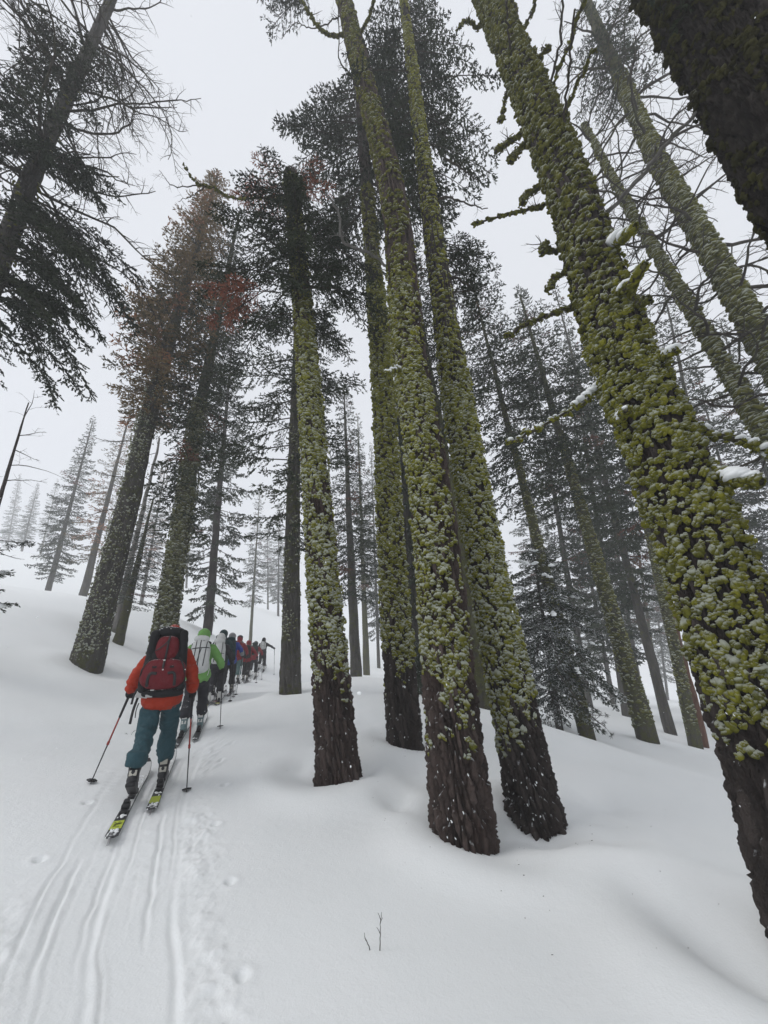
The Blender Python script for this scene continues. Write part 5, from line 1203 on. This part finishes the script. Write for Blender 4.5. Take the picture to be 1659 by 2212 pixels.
# 2: green jacket, white rucksack
def more(i, label, jacket, trousers, hood, packlab, packcol, feet, hands, tips, style='plain', lean=.18, lid=None, hat=None, top='ski_white', tail='ski_dark', cuff=None, boot='plastic_black', dx=0., height=1.0, poles=(0, 1), mid='plastic_black', nm='', pw=.34, ph=.58, zc=1.27):
    x, y = SK[i][0] + dx, SK[i][1]; hd = heading(x, y)
    r_, wp, gl, ln = skier((x, y), hd, label, jacket, trousers, hood, feet, hands, lean, .018 if i < 2 else (.026 if i < 5 else .034), height, boot, hat, cuff, wr=.018)
    backpack(r_, ln, packlab, packcol, pw, ph, .22, zc, lid, style=style)
    trio(i, nm + '’s %s ski', hd, (x, y), wp, gl, feet, hands, tips, top, tail, 3, 'pole in the %s hand of ' + nm, poles=poles, mid=mid)
HN = ((-.33, .22, 1.0), (.33, .20, 1.0)); TP = ((-.42, .12), (.44, .02))
more(1, 'second skier, bright green jacket under a white rucksack', 'green', 'charcoal', 'green', 'tall white roll-top rucksack with black straps on the green-jacketed skier', 'white', ((-.12, .04), (.25, 0)), ((-.33, .2, 1.0), (.40, .12, 1.02)), ((-.4, .15), (.46, .15)), 'white', nm='the green-jacketed skier', boot='boot_teal')
more(2, 'third skier, dark clothes and pale pack, mostly hidden behind the green-jacketed skier', 'charcoal', 'charcoal', 'white', 'pale pack half hidden behind the green-jacketed skier', 'white', ((-.2, .04), (.2, 0)), HN, ((-.4, .1), (.40, -.1)), lid='white', tail='ski_yellow', nm='the mostly hidden third skier', boot='plastic_white', dx=.10, height=.98)
more(3, 'fourth skier in dark teal hood and dark trousers, just left of the grey-hooded skier', 'deepteal', 'charcoal', 'deepteal', 'dark teal pack of the teal-hooded skier', 'deepteal', ((.15, 0), (-.2, .04)), HN, TP, lid='deepteal', nm='the teal-hooded skier', dx=-.02, height=1.03, tail='ski_red')
more(4, 'fifth skier, grey hood and sleeves with a blue jacket hem', 'blue', 'black', 'grey', 'dark green rucksack on the grey-hooded skier', 'deepteal', ((-.18, .03), (.2, 0)), ((-.33, .22, 1.0), (.36, .1, 1.08)), ((-.42, .12), (.30, -.35)), lid='deepteal', cuff='grey', nm='the grey-hooded skier', dx=.10, mid='ski_white', tail='ski_red')
more(5, 'sixth skier, black cap, dark red jacket and sea-green trousers', 'red', 'seafoam', 'red', 'red and black pack on the skier in sea-green trousers', 'red', ((.2, 0), (-.2, .05)), HN, ((-.42, .12), (.15, -.35)), hat='charcoal', nm='the skier in sea-green trousers', tail='ski_yellow', pw=.30)
more(6, 'seventh skier, red hood and sleeves, black rucksack and trousers', 'red', 'black', 'red', 'black rucksack on the red-hooded skier', 'black', ((.15, 0), (-.25, .05)), ((-.33, .22, 1.0), (.42, .1, 1.02)), ((-.42, .12), (.5, -.2)), nm='the red-hooded skier', height=.97)
more(7, 'eighth skier bending forward, dark red jacket under a tall dark green pack', 'red', 'charcoal', 'darkgreen', 'tall dark green pack on the eighth skier', 'darkgreen', ((-.2, .05), (.18, 0)), ((-.35, .25, .98), (.40, .12, 1.02)), TP, lid='darkgreen', lean=.36, nm='the bending eighth skier', height=.97, zc=1.34, boot='plastic_white')
more(8, 'leading skier farthest up the track, dark jacket, right arm stretched out on a pole', 'charcoal', 'black', 'black', 'small white pack on the leading skier', 'white', ((-.2, .05), (.2, 0)), ((-.33, .25, 1.0), (.62, .18, 1.16)), ((-.42, .12), (.68, .16)), lean=.2, nm='the leading skier', pw=.30, ph=.42, zc=1.33, boot='plastic_white')
finish_pending()

# ------------------------------------------------------------------ small things
def twig_plant(x, y, stems, label, seed, r=.0035):
    root = empty('twig', (x, y, gz(x, y))); tag(root, label, 'twig'); g = np.random.default_rng(seed)
    for pts, side in stems:
        mb = MB(); P = curve_pts(pts, 12, .0015, g); tube(mb, P, np.linspace(r, r * .4, 12), 5)
        for (k, d) in side: tube(mb, np.array([P[k], P[k] + np.array(d) * .5 + [0, 0, .004], P[k] + d]), [r * .6, r * .45, r * .3], 4)
        mb.build('stem', 'twig', root)
twig_plant(-.19, 3.30, [([(0, 0, -.03), (.004, .0, .05), (.010, 0, .11), (.016, .0, .175)], [(5, (-.022, 0, .035)), (8, (.018, 0, .03)), (9, (-.016, .0, .035))]), ([(-.055, 0, -.03), (-.065, 0, .02), (-.085, 0, .055), (-.092, 0, .085)], [(6, (-.014, 0, .016))])], 'small bare twig poking out of the snow in the foreground', 1)
twig_plant(-4.35, 7.3, [([(0, 0, -.03), (.03, 0, .03), (.08, 0, .06)], [(6, (.03, 0, .03))]), ([(.0, 0, -.03), (-.06, 0, .015), (-.13, 0, .02)], [(5, (-.03, 0, .02))])], 'tiny twig in the smooth snow left of the nearest skier', 2, .004)
# a low pine spray hanging by the slim fir right of centre
root = [o for o in COL.objects if o.get('label', '').startswith('slim fir right of centre')][0]
ms, mn = MB(), MB(); g = np.random.default_rng(77)
bx, by, bz = BG['R1'][0]
P = curve_pts([(bx - .9, by - 1.2, bz + 1.9), (bx - .75, by - 1.6, bz + 1.2), (bx - .55, by - 1.8, bz + .75), (bx - .3, by - 1.9, bz + .5)], 10); 
tube(ms, np.concatenate([[(bx, by, bz + 2.3)], P]), np.linspace(.02, .008, 11), 5)
for k in range(2, 10):
    for q in range(2):
        e = P[k] + g.normal(0, .14, 3) + [0.02, 0, -.08]; tube(ms, np.array([P[k], (P[k] + e) / 2, e]), .005, 4)
        n = 26; D = g.standard_normal((n, 3)); blades(mn, np.repeat(e[None], n, 0), D, g.uniform(.07, .11, n), np.full(n, .010), np.full(n, .3), g)
inv = root.matrix_world
for m, nm, mt in ((ms, 'low_bough', 'twig'), (mn, 'needle_tufts', 'needles_near')):
    o = m.build(nm, mt, root, False); o['kind'] = 'stuff'; bpy.context.view_layer.update(); o.matrix_parent_inverse = root.matrix_world.inverted()
# bits of bark, lichen and needles fallen on the snow
mb = MB(); g = np.random.default_rng(15); v, f = ICO[1]
for key, n in (('D', 26), ('E', 26), ('C', 20), ('F', 24), ('D2', 14)):
    bx, by, bz = AXIS[key][0]
    for i in range(n):
        a = g.uniform(0, 6.28); r = .36 + abs(g.normal(0, .55)); x, y = bx + r * math.cos(a), by + r * math.sin(a); s_ = g.uniform(.002, .0055)
        mb.add(v * s_ * np.array([g.uniform(.5, 2.2), g.uniform(.5, 1.5), .5]) + [x, y, gz(x, y) + s_ * .3], f)
tag(mb.build('bark_crumbs', 'twig'), 'tiny bark and lichen crumbs on the snow round the trunks', 'debris', None, 'stuff')
# falling snowflakes
mb = MB(); g = np.random.default_rng(5); n = 520
P = np.stack([g.uniform(-6, 6, n), g.uniform(.9, 8, n), g.uniform(.9, 10, n)], -1)
v, f = ICO[1]
for i in range(n):
    s = g.uniform(.0026, .0062); mb.add(v * s * g.uniform(.5, 1.4, 3) + P[i], f)
tag(mb.build('snowflakes', 'snow'), 'sparse falling snowflakes in the air', 'snowflakes', None, 'stuff')

# ------------------------------------------------------------------ foggy, snow-filled air
hm = bpy.data.materials.new('haze'); hm.use_nodes = True; nt = hm.node_tree; nt.nodes.clear()
pv = nt.nodes.new('ShaderNodeVolumePrincipled'); pv.inputs['Color'].default_value = (.97, .975, .985, 1); pv.inputs['Density'].default_value = HAZE
pv.inputs['Anisotropy'].default_value = .2
out = nt.nodes.new('ShaderNodeOutputMaterial'); nt.links.new(pv.outputs[0], out.inputs['Volume'])
mb = MB(); lo = (-196, -196, float(GZ.min()) - 1.0); hi = (196, 196, 62.0)
V = np.array([(x, y, z) for x in (lo[0], hi[0]) for y in (lo[1], hi[1]) for z in (lo[2], hi[2])])
mb.add(V, np.array([[0, 1, 3, 2], [4, 6, 7, 5], [0, 4, 5, 1], [2, 3, 7, 6], [0, 2, 6, 4], [1, 5, 7, 3]]))
hz = mb.build('haze', hm, None, False); tag(hz, 'thin foggy air full of falling snow', None, None, 'stuff')
